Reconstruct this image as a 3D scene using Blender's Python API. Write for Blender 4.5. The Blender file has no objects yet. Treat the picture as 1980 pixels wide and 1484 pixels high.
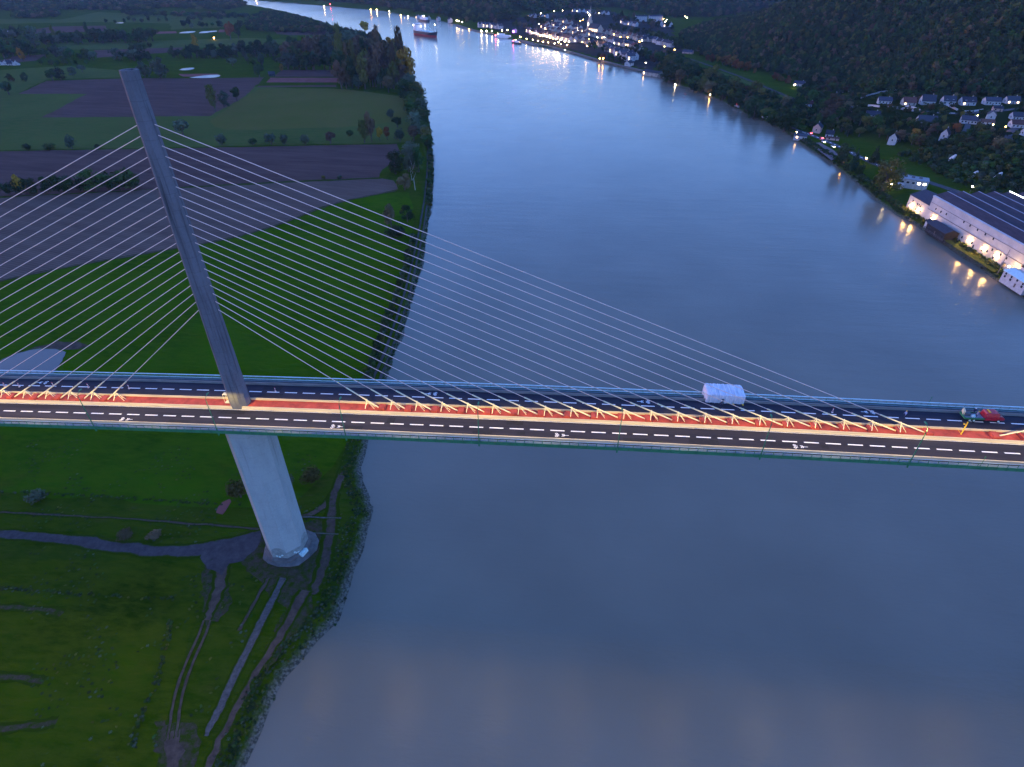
import bpy, bmesh, math, random
import numpy as np
from mathutils import Matrix, Vector
R = math.radians
random.seed(7)
scene = bpy.context.scene
COL = scene.collection

# ------------------------------------------------------------------ camera
CAM = np.array([74.656, -105.861, 87.292])
YAW, PITCH, ROLL, FPX = -0.08333, 0.62449, 0.00453, 1134.61   # FPX: focal length in pixels of a 1980 px wide frame
def _axes():
    cy, sy, cp, sp = math.cos(YAW), math.sin(YAW), math.cos(PITCH), math.sin(PITCH)
    f = np.array([sy*cp, cy*cp, -sp]); r = np.array([cy, -sy, 0.0]); u = np.cross(r, f)
    cr, sr = math.cos(ROLL), math.sin(ROLL)
    return cr*r+sr*u, -sr*r+cr*u, f
AX_R, AX_U, AX_F = _axes()
cd = bpy.data.cameras.new('camera'); cam = bpy.data.objects.new('camera', cd); COL.objects.link(cam)
cam.matrix_world = Matrix(((AX_R[0], AX_U[0], -AX_F[0], CAM[0]), (AX_R[1], AX_U[1], -AX_F[1], CAM[1]), (AX_R[2], AX_U[2], -AX_F[2], CAM[2]), (0, 0, 0, 1)))
cd.sensor_fit = 'HORIZONTAL'; cd.sensor_width = 36.0; cd.lens = FPX/1980*36.0
cd.clip_start = 0.5; cd.clip_end = 30000
scene.camera = cam

# ------------------------------------------------------------------ world, sun, exposure
SUN_EL, SUN_ROT = R(1.8), R(-68)
world = bpy.data.worlds.new('World'); scene.world = world; world.use_nodes = True
wn = world.node_tree; bg = wn.nodes['Background']
sky = wn.nodes.new('ShaderNodeTexSky'); sky.sky_type = 'NISHITA'; sky.sun_disc = False
sky.sun_elevation = SUN_EL; sky.sun_rotation = SUN_ROT; sky.altitude = 100; sky.air_density = 1.0; sky.dust_density = 0.6; sky.ozone_density = 4.0
tint = wn.nodes.new('ShaderNodeMix'); tint.data_type = 'RGBA'; tint.blend_type = 'MULTIPLY'; tint.inputs['Factor'].default_value = 1.0
tint.inputs['B'].default_value = (1.10, 0.80, 0.98, 1)
wn.links.new(sky.outputs[0], tint.inputs['A']); wn.links.new(tint.outputs['Result'], bg.inputs['Color'])
bg.inputs['Strength'].default_value = 0.15
sd_ = bpy.data.lights.new('sun', 'SUN'); sun = bpy.data.objects.new('sun', sd_); COL.objects.link(sun)
sd_.energy = 0.012; sd_.angle = R(60); sd_.color = (0.6, 0.75, 1.0)
sun.rotation_euler = (R(90)-R(22), 0, R(50)); sun.location = (0, 0, 300)
scene.view_settings.view_transform = 'Standard'; scene.view_settings.look = 'None'; scene.view_settings.gamma = 1.0
scene.view_settings.exposure = 3.95
scene.cycles.use_denoising = True; scene.cycles.use_light_tree = True
scene.cycles.max_bounces = 5; scene.cycles.diffuse_bounces = 2; scene.cycles.glossy_bounces = 2; scene.cycles.volume_bounces = 0
scene.cycles.transparent_max_bounces = 8; scene.cycles.sample_clamp_indirect = 4.0; scene.cycles.caustics_reflective = False; scene.cycles.caustics_refractive = False

# ------------------------------------------------------------------ helpers
ZG, ZW = -53.3, -56.0     # flood plain level, river level (the bridge deck at the first pylon is z = 0)
def ray(px, py):
    d = (px-990)/FPX*AX_R-(py-742)/FPX*AX_U+AX_F
    return d/np.linalg.norm(d)
def at(px, py, z=ZG):
    d = ray(px, py); t = (z-CAM[2])/d[2]; p = CAM+t*d
    return p
def depth(p): return float(np.dot(np.asarray(p)-CAM, AX_F))
def mpp(p): return depth(p)/FPX
def tag(o, label=None, cat=None, group=None, kind=None):
    if label: o['label'] = label
    if cat: o['category'] = cat
    if group: o['group'] = group
    if kind: o['kind'] = kind
    return o
def empty(name, loc, rz=0.0):
    o = bpy.data.objects.new(name, None); COL.objects.link(o); o.empty_display_size = 0.5
    o.location = loc; o.rotation_euler = (0, 0, rz); return o
def link(name, me, parent=None, loc=None):
    o = bpy.data.objects.new(name, me); COL.objects.link(o)
    if parent: o.parent = parent
    if loc is not None: o.location = loc
    return o
def kids(o): return [c for c in bpy.data.objects if c.parent == o]
def tree_of(o): return (o, [tree_of(c) for c in kids(o)])
def copy_tree(t, parent=None):
    c = t[0].copy(); COL.objects.link(c)
    if parent: c.parent = parent
    for k in t[1]: copy_tree(k, c)
    return c
class MB:
    def __init__(s): s.v = []; s.f = []; s.m = []; s.mi = 0
    def add(s, vs, fs):
        n = len(s.v); s.v += [tuple(map(float, p)) for p in vs]; s.f += [[i+n for i in f] for f in fs]; s.m += [s.mi]*len(fs); return s
    def box(s, c, d, rz=0.0, taper=1.0):
        x, y, z = c; a, b, h = d[0]/2, d[1]/2, d[2]; co, si = math.cos(rz), math.sin(rz); vs = []
        for zz, k in ((z, 1.0), (z+h, taper)):
            for sx, sy in ((-1, -1), (1, -1), (1, 1), (-1, 1)):
                lx, ly = sx*a*k, sy*b*k; vs.append((x+lx*co-ly*si, y+lx*si+ly*co, zz))
        return s.add(vs, [(3, 2, 1, 0), (4, 5, 6, 7), (0, 1, 5, 4), (1, 2, 6, 5), (2, 3, 7, 6), (3, 0, 4, 7)])
    def tube(s, pts, rad, n=6, cap=True):
        pts = [np.array(p, float) for p in pts]; rad = [rad]*len(pts) if np.isscalar(rad) else rad; rings = []
        for i, p in enumerate(pts):
            d = pts[min(i+1, len(pts)-1)]-pts[max(i-1, 0)]; d /= np.linalg.norm(d)+1e-9
            a = np.cross(d, (0, 0, 1.0)) if abs(d[2]) < .95 else np.cross(d, (1.0, 0, 0)); a /= np.linalg.norm(a); b = np.cross(d, a)
            rings.append([p+rad[i]*(math.cos(2*math.pi*k/n)*a+math.sin(2*math.pi*k/n)*b) for k in range(n)])
        vs = [q for r in rings for q in r]; fs = []
        for i in range(len(pts)-1):
            for k in range(n): fs.append((i*n+k, i*n+(k+1) % n, (i+1)*n+(k+1) % n, (i+1)*n+k))
        if cap: fs += [tuple(range(n))[::-1], tuple((len(pts)-1)*n+k for k in range(n))]
        return s.add(vs, fs)
    def loft(s, rings, cap=True, closed=True):
        n = len(rings[0]); vs = [q for r in rings for q in r]; fs = []
        for i in range(len(rings)-1):
            for k in range(n if closed else n-1): fs.append((i*n+k, i*n+(k+1) % n, (i+1)*n+(k+1) % n, (i+1)*n+k))
        if cap: fs += [tuple(range(n))[::-1], tuple((len(rings)-1)*n+k for k in range(n))]
        return s.add(vs, fs)
    def ball(s, c, r, nu=8, nv=5, sq=(1, 1, 1)):
        rings = [[(c[0]+r*sq[0]*math.cos(2*math.pi*k/nu)*math.sin(math.pi*(j+.06)/(nv+.12)), c[1]+r*sq[1]*math.sin(2*math.pi*k/nu)*math.sin(math.pi*(j+.06)/(nv+.12)), c[2]-r*sq[2]*math.cos(math.pi*(j+.06)/(nv+.12))) for k in range(nu)] for j in range(nv+1)]
        return s.loft(rings)
    def mesh(s, name, mats, smooth=False):
        me = bpy.data.meshes.new(name); me.from_pydata(s.v, [], s.f)
        for m in (mats if isinstance(mats, (list, tuple)) else [mats]): me.materials.append(m)
        if any(s.m): me.polygons.foreach_set('material_index', s.m)
        if smooth: me.polygons.foreach_set('use_smooth', [True]*len(s.f))
        me.update(); return me
    def build(s, name, mats, parent=None, loc=None, smooth=False): return link(name, s.mesh(name, mats, smooth), parent, loc)

# ------------------------------------------------------------------ materials
def nt_new(name):
    m = bpy.data.materials.new(name); m.use_nodes = True; t = m.node_tree; return m, t, t.nodes['Principled BSDF']
def mat(name, col, rough=0.8, var=0.25, scale=1.0, metal=0.0, spec=0.3, stretch=(1, 1, 1), detail=4.0, col2=None, bump=0.0, rnd=0.0, world_co=False):
    m, t, b = nt_new(name); N = t.nodes.new; L = t.links.new
    b.inputs['Roughness'].default_value = rough; b.inputs['Metallic'].default_value = metal; b.inputs['Specular IOR Level'].default_value = spec
    mp = N('ShaderNodeMapping'); mp.inputs['Scale'].default_value = stretch
    if world_co: L(N('ShaderNodeNewGeometry').outputs['Position'], mp.inputs[0])
    else: L(N('ShaderNodeTexCoord').outputs['Object'], mp.inputs[0])
    nz = N('ShaderNodeTexNoise'); nz.inputs['Scale'].default_value = scale; nz.inputs['Detail'].default_value = detail; nz.inputs['Roughness'].default_value = .62
    L(mp.outputs[0], nz.inputs['Vector'])
    rp = N('ShaderNodeValToRGB'); rp.color_ramp.elements[0].position = .3; rp.color_ramp.elements[1].position = .7
    c2 = col2 if col2 else tuple(min(1, c*(1+var)) for c in col); c1 = tuple(c*(1-var) for c in col) if not col2 else col
    rp.color_ramp.elements[0].color = (*c1, 1); rp.color_ramp.elements[1].color = (*c2, 1)
    L(nz.outputs['Fac'], rp.inputs[0]); out = rp.outputs[0]
    if rnd:
        oi = N('ShaderNodeObjectInfo'); hs = N('ShaderNodeHueSaturation'); mr = N('ShaderNodeMapRange')
        mr.inputs['To Min'].default_value = .5-rnd*.035; mr.inputs['To Max'].default_value = .5+rnd*.07; L(oi.outputs['Random'], mr.inputs[0]); L(mr.outputs[0], hs.inputs['Hue'])
        ml = N('ShaderNodeMath'); ml.operation = 'MULTIPLY'; ml.inputs[1].default_value = 7.31; L(oi.outputs['Random'], ml.inputs[0])
        fr = N('ShaderNodeMath'); fr.operation = 'FRACT'; L(ml.outputs[0], fr.inputs[0])
        mr2 = N('ShaderNodeMapRange'); mr2.inputs['To Min'].default_value = 1-rnd*.6; mr2.inputs['To Max'].default_value = 1+rnd*.55; L(fr.outputs[0], mr2.inputs[0]); L(mr2.outputs[0], hs.inputs['Value'])
        L(out, hs.inputs['Color']); out = hs.outputs[0]
    L(out, b.inputs['Base Color'])
    if bump:
        bp = N('ShaderNodeBump'); bp.inputs['Strength'].default_value = bump; bp.inputs['Distance'].default_value = .3; L(nz.outputs['Fac'], bp.inputs['Height']); L(bp.outputs[0], b.inputs['Normal'])
    return m
def emit(name, col, strength):
    m, t, b = nt_new(name); b.inputs['Base Color'].default_value = (*[c*.5 for c in col], 1)
    b.inputs['Emission Color'].default_value = (*col, 1); b.inputs['Emission Strength'].default_value = strength; return m
def grass(name, a, b_, c, dry=None, s1=.035, s2=.35, dryamt=.0):
    # two-scale mottled sward with optional dry patches
    m, t, b = nt_new(name); N = t.nodes.new; L = t.links.new
    g = N('ShaderNodeNewGeometry'); b.inputs['Roughness'].default_value = 1; b.inputs['Specular IOR Level'].default_value = 0
    n1 = N('ShaderNodeTexNoise'); n1.inputs['Scale'].default_value = s1; n1.inputs['Detail'].default_value = 6; n1.inputs['Roughness'].default_value = .6; L(g.outputs['Position'], n1.inputs['Vector'])
    mp = N('ShaderNodeMapping'); mp.inputs['Rotation'].default_value = (0, 0, R(12)); mp.inputs['Scale'].default_value = (.45, 1.3, 1); L(g.outputs['Position'], mp.inputs[0])
    n2 = N('ShaderNodeTexNoise'); n2.inputs['Scale'].default_value = s2; n2.inputs['Detail'].default_value = 8; n2.inputs['Roughness'].default_value = .7; L(mp.outputs[0], n2.inputs['Vector'])
    r1 = N('ShaderNodeValToRGB'); r1.color_ramp.elements[0].position = .33; r1.color_ramp.elements[1].position = .68; r1.color_ramp.elements[0].color = (*a, 1); r1.color_ramp.elements[1].color = (*b_, 1); L(n1.outputs['Fac'], r1.inputs[0])
    mx = N('ShaderNodeMix'); mx.data_type = 'RGBA'; mx.inputs['B'].default_value = (*c, 1); L(r1.outputs[0], mx.inputs['A'])
    mr = N('ShaderNodeMapRange'); mr.inputs['From Min'].default_value = .36; mr.inputs['From Max'].default_value = .66; L(n2.outputs['Fac'], mr.inputs[0]); L(mr.outputs[0], mx.inputs['Factor'])
    out = mx.outputs['Result']
    if dry:
        n3 = N('ShaderNodeTexNoise'); n3.inputs['Scale'].default_value = .05; n3.inputs['Detail'].default_value = 7; n3.inputs['Roughness'].default_value = .75
        mp3 = N('ShaderNodeMapping'); mp3.inputs['Location'].default_value = (31, 17, 0); mp3.inputs['Scale'].default_value = (.6, 1.4, 1); L(g.outputs['Position'], mp3.inputs[0]); L(mp3.outputs[0], n3.inputs['Vector'])
        m3 = N('ShaderNodeMapRange'); m3.inputs['From Min'].default_value = .56; m3.inputs['From Max'].default_value = .74; m3.inputs['To Max'].default_value = dryamt; L(n3.outputs['Fac'], m3.inputs[0])
        mx3 = N('ShaderNodeMix'); mx3.data_type = 'RGBA'; mx3.inputs['B'].default_value = (*dry, 1); L(out, mx3.inputs['A']); L(m3.outputs[0], mx3.inputs['Factor']); out = mx3.outputs['Result']
    bp = N('ShaderNodeBump'); bp.inputs['Strength'].default_value = .8; bp.inputs['Distance'].default_value = .8; L(n2.outputs['Fac'], bp.inputs['Height']); L(bp.outputs[0], b.inputs['Normal'])
    L(out, b.inputs['Base Color']); return m
def ploughed(name, a, c, ang, period=2.2):
    m, t, b = nt_new(name); N = t.nodes.new; L = t.links.new
    g = N('ShaderNodeNewGeometry'); b.inputs['Roughness'].default_value = 1; b.inputs['Specular IOR Level'].default_value = 0
    mp = N('ShaderNodeMapping'); mp.inputs['Rotation'].default_value = (0, 0, ang); L(g.outputs['Position'], mp.inputs[0])
    w = N('ShaderNodeTexWave'); w.bands_direction = 'Y'; w.inputs['Scale'].default_value = .314/period*1.0; w.inputs['Distortion'].default_value = 1.2; w.inputs['Detail'].default_value = 3; w.inputs['Detail Scale'].default_value = .4; L(mp.outputs[0], w.inputs['Vector'])
    ms = N('ShaderNodeMapping'); ms.inputs['Scale'].default_value = (.15, 1, 1); L(mp.outputs[0], ms.inputs[0])
    n = N('ShaderNodeTexNoise'); n.inputs['Scale'].default_value = .12; n.inputs['Detail'].default_value = 9; n.inputs['Roughness'].default_value = .7; L(ms.outputs[0], n.inputs['Vector'])
    ad = N('ShaderNodeMath'); ad.operation = 'MULTIPLY_ADD'; ad.inputs[1].default_value = .22; L(w.outputs['Fac'], ad.inputs[0]); L(n.outputs['Fac'], ad.inputs[2])
    r = N('ShaderNodeValToRGB'); r.color_ramp.elements[0].position = .4; r.color_ramp.elements[1].position = .8; r.color_ramp.elements[0].color = (*a, 1); r.color_ramp.elements[1].color = (*c, 1); L(ad.outputs[0], r.inputs[0])
    bp = N('ShaderNodeBump'); bp.inputs['Strength'].default_value = .5; bp.inputs['Distance'].default_value = .3; L(ad.outputs[0], bp.inputs['Height']); L(bp.outputs[0], b.inputs['Normal'])
    L(r.outputs[0], b.inputs['Base Color']); return m
M = {}
M['concrete'] = mat('concrete_pale', (.42, .42, .40), .85, .22, .45, stretch=(1.6, 1.6, .18), bump=.1)
def stained(name, base, dark, thr):
    # cast concrete with dark run-off streaks
    m, t, b = nt_new(name); N = t.nodes.new; L = t.links.new; b.inputs['Roughness'].default_value = .92; b.inputs['Specular IOR Level'].default_value = .15
    tc = N('ShaderNodeTexCoord'); o = None
    for sc, st, lo, hi, amt in ((.9, (1.2, 1.2, .045), thr, thr+.16, .85), (.35, (1, 1, .35), .42, .75, .35), (2.5, (1, 1, .6), .45, .8, .25)):
        mp = N('ShaderNodeMapping'); mp.inputs['Scale'].default_value = st; L(tc.outputs['Object'], mp.inputs[0]); n = N('ShaderNodeTexNoise'); n.inputs['Scale'].default_value = sc; n.inputs['Detail'].default_value = 7; n.inputs['Roughness'].default_value = .6; L(mp.outputs[0], n.inputs['Vector'])
        mr = N('ShaderNodeMapRange'); mr.inputs['From Min'].default_value = lo; mr.inputs['From Max'].default_value = hi; mr.inputs['To Max'].default_value = amt; L(n.outputs['Fac'], mr.inputs[0])
        mx = N('ShaderNodeMix'); mx.data_type = 'RGBA'; mx.inputs['B'].default_value = (*dark, 1)
        if o is None: mx.inputs['A'].default_value = (*base, 1)
        else: L(o, mx.inputs['A'])
        L(mr.outputs[0], mx.inputs['Factor']); o = mx.outputs['Result']
    sp = N('ShaderNodeSeparateXYZ'); L(tc.outputs['Object'], sp.inputs[0]); d_ = N('ShaderNodeMath'); d_.operation = 'DIVIDE'; d_.inputs[1].default_value = 3.2; L(sp.outputs['Z'], d_.inputs[0]); f_ = N('ShaderNodeMath'); f_.operation = 'FRACT'; L(d_.outputs[0], f_.inputs[0])
    lt_ = N('ShaderNodeMath'); lt_.operation = 'LESS_THAN'; lt_.inputs[1].default_value = .035; L(f_.outputs[0], lt_.inputs[0]); ml_ = N('ShaderNodeMath'); ml_.operation = 'MULTIPLY'; ml_.inputs[1].default_value = .22; L(lt_.outputs[0], ml_.inputs[0])
    mx = N('ShaderNodeMix'); mx.data_type = 'RGBA'; mx.inputs['B'].default_value = (*dark, 1); L(o, mx.inputs['A']); L(ml_.outputs[0], mx.inputs['Factor']); o = mx.outputs['Result']     # pour joints
    L(o, b.inputs['Base Color']); return m
M['concrete_pier'] = stained('concrete_pier', (.32, .375, .365), (.16, .19, .19), .60)
M['concrete_old'] = stained('concrete_weathered', (.135, .142, .160), (.032, .034, .038), .53)
M['concrete_band'] = mat('concrete_damp', (.20, .24, .23), .85, .3, .8)
M['barrier'] = mat('barrier_concrete', (.40, .32, .20), .8, scale=.8, stretch=(.2, 1, 6), col2=(.62, .53, .36), detail=5)
M['barrier_grimy'] = mat('barrier_grimy', (.20, .18, .16), .85, .3, .8, stretch=(.25, 1, 2))
M['asphalt'] = mat('asphalt', (.019, .019, .027), .9, scale=.5, stretch=(.06, 1.1, 1), detail=8, spec=.15, col2=(.040, .038, .050))
M['asphalt_patch'] = mat('asphalt_patch', (.014, .014, .019), .9, .3, 1.5)
M['rail_ballast'] = mat('rail_ballast', (.035, .032, .034), .95, scale=.3, spec=.03, col2=(.07, .062, .062))
M['asphalt_dull'] = mat('asphalt_worn', (.075, .072, .078), .9, .3, .3, spec=.06)
M['red_paint'] = mat('red_floor_paint', (.34, .052, .036), .85, .4, .5, detail=6)
M['white_paint'] = mat('road_white', (.80, .79, .76), .7, .08, 3)
M['cream'] = mat('cream_steel', (.75, .66, .40), .5, .06, 1)
M['cable'] = mat('cable_white', (.84, .57, .46), .6, .05, .3)
M['rail'] = mat('galvanised_rail', (.50, .66, .64), .5, .15, 1)
M['green'] = mat('green_paint', (.035, .17, .075), .55, .2, .6)
M['green_dark'] = mat('dark_green_paint', (.015, .11, .07), .5, .2, .6)
M['dark'] = mat('dark_gap', (.02, .02, .022), .9, .2, 1)
M['ledge'] = mat('ledge_steel', (.13, .18, .19), .8, .2, .6, spec=.2)
M['steel'] = mat('dark_steel', (.12, .12, .13), .5, .2, 1)
M['mud'] = mat('bank_mud', (.13, .11, .085), .9, scale=.25, col2=(.25, .22, .18), detail=8, world_co=True)
M['dirt'] = mat('dirt_track', (.075, .055, .045), .95, scale=.3, col2=(.16, .115, .092), detail=8, world_co=True)
M['gravel'] = mat('gravel_track', (.075, .066, .070), .95, scale=.25, col2=(.135, .118, .115), detail=8, world_co=True, stretch=(.5, 1.5, 1))
M['slip'] = mat('old_slipway_concrete', (.10, .095, .09), .9, scale=.5, col2=(.22, .205, .19), detail=8, world_co=True)
M['white_wall'] = mat('white_render', (.43, .42, .42), .85, .2, .7)
M['pink_wall'] = mat('pink_render', (.55, .34, .28), .85, .15, .7)
M['factory_wall'] = mat('factory_wall', (.40, .40, .40), .85, .2, .12, detail=6)
M['stone_wall'] = mat('stone_wall', (.38, .34, .29), .9, .3, 1.2)
M['slate'] = mat('slate_roof', (.045, .05, .065), .8, .35, 2.0, spec=.12, stretch=(1, 1, 3), rnd=.5)
M['tile'] = mat('clay_tile_roof', (.095, .036, .030), .8, .35, 2.0, rnd=.5)
M['glass'] = mat('window_glass', (.02, .025, .03), .15, .1, 1, spec=.6)
M['door'] = mat('door_paint', (.10, .07, .06), .6, .2, 1)
M['bark'] = mat('bark', (.075, .06, .05), .95, .3, 4)
M['birch'] = mat('pale_bark', (.30, .29, .27), .9, .3, 4)
LEAF = dict(dark=(.022, .036, .011), green=(.032, .055, .012), grey=(.052, .068, .040), olive=(.070, .068, .016), gold=(.17, .105, .014), russet=(.115, .048, .014), brown=(.080, .055, .030), conifer=(.014, .028, .012))
for k, c in LEAF.items(): c = tuple(x*1.45 for x in c); M['leaf_'+k] = mat('leaves_'+k, c, .9, .5, .35, spec=.1, rnd=.62)
M['tarp'] = mat('white_shrinkwrap', (.62, .62, .65), .5, .22, .9, stretch=(2.2, .5, .5), detail=6)
M['vehicle_red'] = mat('red_vehicle_paint', (.45, .02, .035), .35, .15, 1, spec=.5)
M['tyre'] = mat('tyre_rubber', (.02, .02, .02), .9, .2, 3)
M['yellow'] = mat('yellow_paint', (.75, .45, .03), .5, .1, 2)
M['bed'] = mat('grey_bed', (.25, .26, .27), .7, .3, 2)
M['hull'] = mat('dark_hull', (.02, .028, .04), .5, .2, .3)
M['boot'] = mat('red_boot_top', (.32, .03, .035), .6, .2, .3)
M['ship_white'] = mat('ship_white', (.75, .75, .77), .5, .06, .3)
M['deck_rust'] = mat('ship_deck', (.14, .15, .16), .7, .3, .3)
M['skin'] = mat('skin', (.45, .28, .20), .6, .05, 3)
M['chalk'] = mat('chalk_face', (.66, .64, .60), .95, .2, .3)
M['lamp_warm'] = emit('lamp_warm', (1.0, .58, .18), 14)
M['lamp_white'] = emit('lamp_white', (1.0, .78, .42), 9)
M['lamp_orange'] = emit('lamp_orange', (1.0, .44, .09), 9)
M['lamp_violet'] = emit('lamp_violet', (.55, .04, 1.0), 6)
M['lamp_red'] = emit('lamp_red', (1.0, .05, .06), 9)
M['lit_window'] = emit('lit_window', (1.0, .58, .26), 1.6)
M['lit_white'] = emit('lit_window_white', (1.0, .86, .62), 1.5)
M['factory_roof'] = mat('factory_roof', (.045, .028, .036), .75, .3, .5, stretch=(.3, 1, 1))
M['factory_lamp'] = emit('factory_lamp', (1.0, .53, .15), 38)
M['roof_light'] = mat('rooflight_glazing', (.20, .22, .26), .5, .15, .5)
M['roof_strip'] = emit('lit_skylight', (.85, .90, 1.0), 1.2)

def worn(name, d1, d2, g, cover=.0, scale=.5):
    # bare track breaking up into grass towards its edges (vertex attribute 'edge': 1 at the edge of the strip)
    m, t, b = nt_new(name); N = t.nodes.new; L = t.links.new; b.inputs['Roughness'].default_value = 1; b.inputs['Specular IOR Level'].default_value = 0
    gp = N('ShaderNodeNewGeometry'); n = N('ShaderNodeTexNoise'); n.inputs['Scale'].default_value = scale; n.inputs['Detail'].default_value = 9; n.inputs['Roughness'].default_value = .7; L(gp.outputs['Position'], n.inputs['Vector'])
    r = N('ShaderNodeValToRGB'); r.color_ramp.elements[0].position = .3; r.color_ramp.elements[1].position = .72; r.color_ramp.elements[0].color = (*d1, 1); r.color_ramp.elements[1].color = (*d2, 1); L(n.outputs['Fac'], r.inputs[0])
    n2 = N('ShaderNodeTexNoise'); n2.inputs['Scale'].default_value = scale*.7; n2.inputs['Detail'].default_value = 10; n2.inputs['Roughness'].default_value = .78; mp = N('ShaderNodeMapping'); mp.inputs['Location'].default_value = (9, 4, 2); L(gp.outputs['Position'], mp.inputs[0]); L(mp.outputs[0], n2.inputs['Vector'])
    at_ = N('ShaderNodeAttribute'); at_.attribute_name = 'edge'; ma = N('ShaderNodeMath'); ma.operation = 'MULTIPLY_ADD'; ma.inputs[1].default_value = .72; L(at_.outputs['Fac'], ma.inputs[0]); L(n2.outputs['Fac'], ma.inputs[2])
    mr = N('ShaderNodeMapRange'); mr.inputs['From Min'].default_value = .70-cover; mr.inputs['From Max'].default_value = .86-cover; L(ma.outputs[0], mr.inputs[0])
    mx = N('ShaderNodeMix'); mx.data_type = 'RGBA'; mx.inputs['B'].default_value = (*g, 1); L(r.outputs[0], mx.inputs['A']); L(mr.outputs[0], mx.inputs['Factor']); L(mx.outputs['Result'], b.inputs['Base Color']); return m
G0 = (.028, .050, .003)
M['dirt'] = worn('dirt_track', (.048, .034, .026), (.120, .084, .064), G0, .05)
M['gravel'] = worn('gravel_track', (.044, .038, .040), (.088, .076, .076), G0, -.06)
M['slip'] = worn('old_slipway_concrete', (.048, .045, .042), (.13, .12, .112), G0, .04, .9)
M['broken'] = worn('broken_turf', (.050, .036, .028), (.10, .07, .055), G0, .17, .7)
M['broken2'] = worn('sparse_turf', (.045, .034, .024), (.085, .062, .045), G0, .27, .9)
M['quay_stone'] = mat('quay_stone', (.105, .105, .10), .9, .35, .5)

# ------------------------------------------------------------------ terrain
L_SHORE = [(380, 1640), (430, 1560), (475, 1484), (520, 1385), (545, 1320), (600, 1262), (655, 1203), (668, 1160), (690, 1085), (715, 1012), (727, 998), (716, 965), (705, 938), (697, 905), (712, 850), (735, 790), (747, 742), (762, 690), (785, 625), (800, 575), (815, 520), (825, 460), (834, 400), (838, 340), (836, 290), (830, 240), (822, 200), (812, 172), (800, 150), (785, 130), (770, 108), (752, 92), (735, 78), (700, 62), (655, 54), (620, 42), (570, 27), (520, 17), (480, 10), (440, 5), (380, 2), (300, 0)]
R_SHORE = [(2500, 1100), (2200, 760), (2080, 650), (1980, 578), (1930, 547), (1880, 511), (1800, 456), (1740, 421), (1690, 385), (1640, 342), (1600, 312), (1560, 287), (1530, 267), (1500, 247), (1440, 221), (1400, 199), (1340, 176), (1290, 156), (1250, 143), (1200, 131), (1150, 118), (1100, 103), (1070, 95), (1040, 91), (1005, 80), (960, 70), (920, 60), (880, 48), (840, 39), (793, 33), (740, 22), (717, 20), (640, 13), (560, 7), (500, 2), (440, -3), (380, -6), (300, -8)]
wl = [at(x, y, ZW)[:2] for x, y in L_SHORE]; wr = [at(x, y, ZW)[:2] for x, y in R_SHORE]
def ext(p, q, d):
    v = np.array(p)-np.array(q); v /= np.linalg.norm(v); return np.array(p)+v*d
LS = np.array([ext(wl[0], wl[2], 700)]+wl+[ext(wl[-1], wl[-2], 2500)]); RS = np.array([np.array([520.0, -720.0])]+wr+[ext(wr[-1], wr[-2], 2500)])
RIVER = np.vstack([LS, RS[::-1]])
def seg_dist(P, poly, closed=True):
    d = np.full(len(P), 1e18); n = len(poly)
    for i in range(n if closed else n-1):
        a, b = poly[i], poly[(i+1) % n]; ab = b-a; t = np.clip(((P-a)@ab)/(ab@ab+1e-12), 0, 1)
        q = P-(a+t[:, None]*ab); d = np.minimum(d, (q*q).sum(1))
    return np.sqrt(d)
def inside(P, poly):
    c = np.zeros(len(P), bool); n = len(poly); x, y = P[:, 0], P[:, 1]
    for i in range(n):
        (x1, y1), (x2, y2) = poly[i], poly[(i+1) % n]
        if y1 == y2: continue
        k = ((y1 > y) != (y2 > y)) & (x < (x2-x1)*(y-y1)/(y2-y1)+x1); c ^= k
    return c
def sdist(P, poly): d = seg_dist(P, poly); return np.where(inside(P, poly), d, -d)     # positive inside
W2 = lambda lst, z: [at(x, y, z)[:2] for x, y in lst]
POLY_A = np.array(W2([(1575, 247), (1650, 272), (1720, 292), (1762, 312), (1830, 346), (1905, 378), (1985, 418), (2120, 480), (2400, 620)], -52)+[np.array([2500.0, -700]), np.array([2500.0, 1300])]+W2([(1640, 158), (1580, 200)], -50))
POLY_B = np.array(W2([(2600, 330), (2300, 240), (2100, 205), (1980, 189), (1880, 184), (1800, 181), (1700, 170)], -31)+W2([(1640, 156)], -38)+W2([(1540, 148), (1440, 128), (1375, 112), (1335, 92), (1318, 70)], -50)+[np.array([430.0, 1750]), np.array([800.0, 2300]), np.array([1800.0, 3000]), np.array([5000.0, 4000]), np.array([6000.0, -700])])
POLY_C = np.array([np.array([780.0, 2480]), np.array([520.0, 2050])]+W2([(1310, 32), (1270, 28), (1190, 13), (1150, 13), (1100, 16), (1060, 20), (1000, 36), (960, 40), (920, 40), (880, 34), (840, 24), (793, 20), (717, 9), (640, 2), (560, -5), (500, -10), (440, -14)], -48)+[np.array([-4500.0, 6200]), np.array([-3000.0, 8800]), np.array([6000.0, 8800]), np.array([6500.0, 4500]), np.array([2000.0, 3400])])
def sm(t): t = np.clip(t, 0, 1); return t*t*(3-2*t)
def wob(P, s, k): return np.sin(P[:, 0]/s+k)*np.cos(P[:, 1]/s*.83-k*1.7)+.5*np.sin(P[:, 0]/s*2.3-k)*np.sin(P[:, 1]/s*1.9+k)
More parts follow.
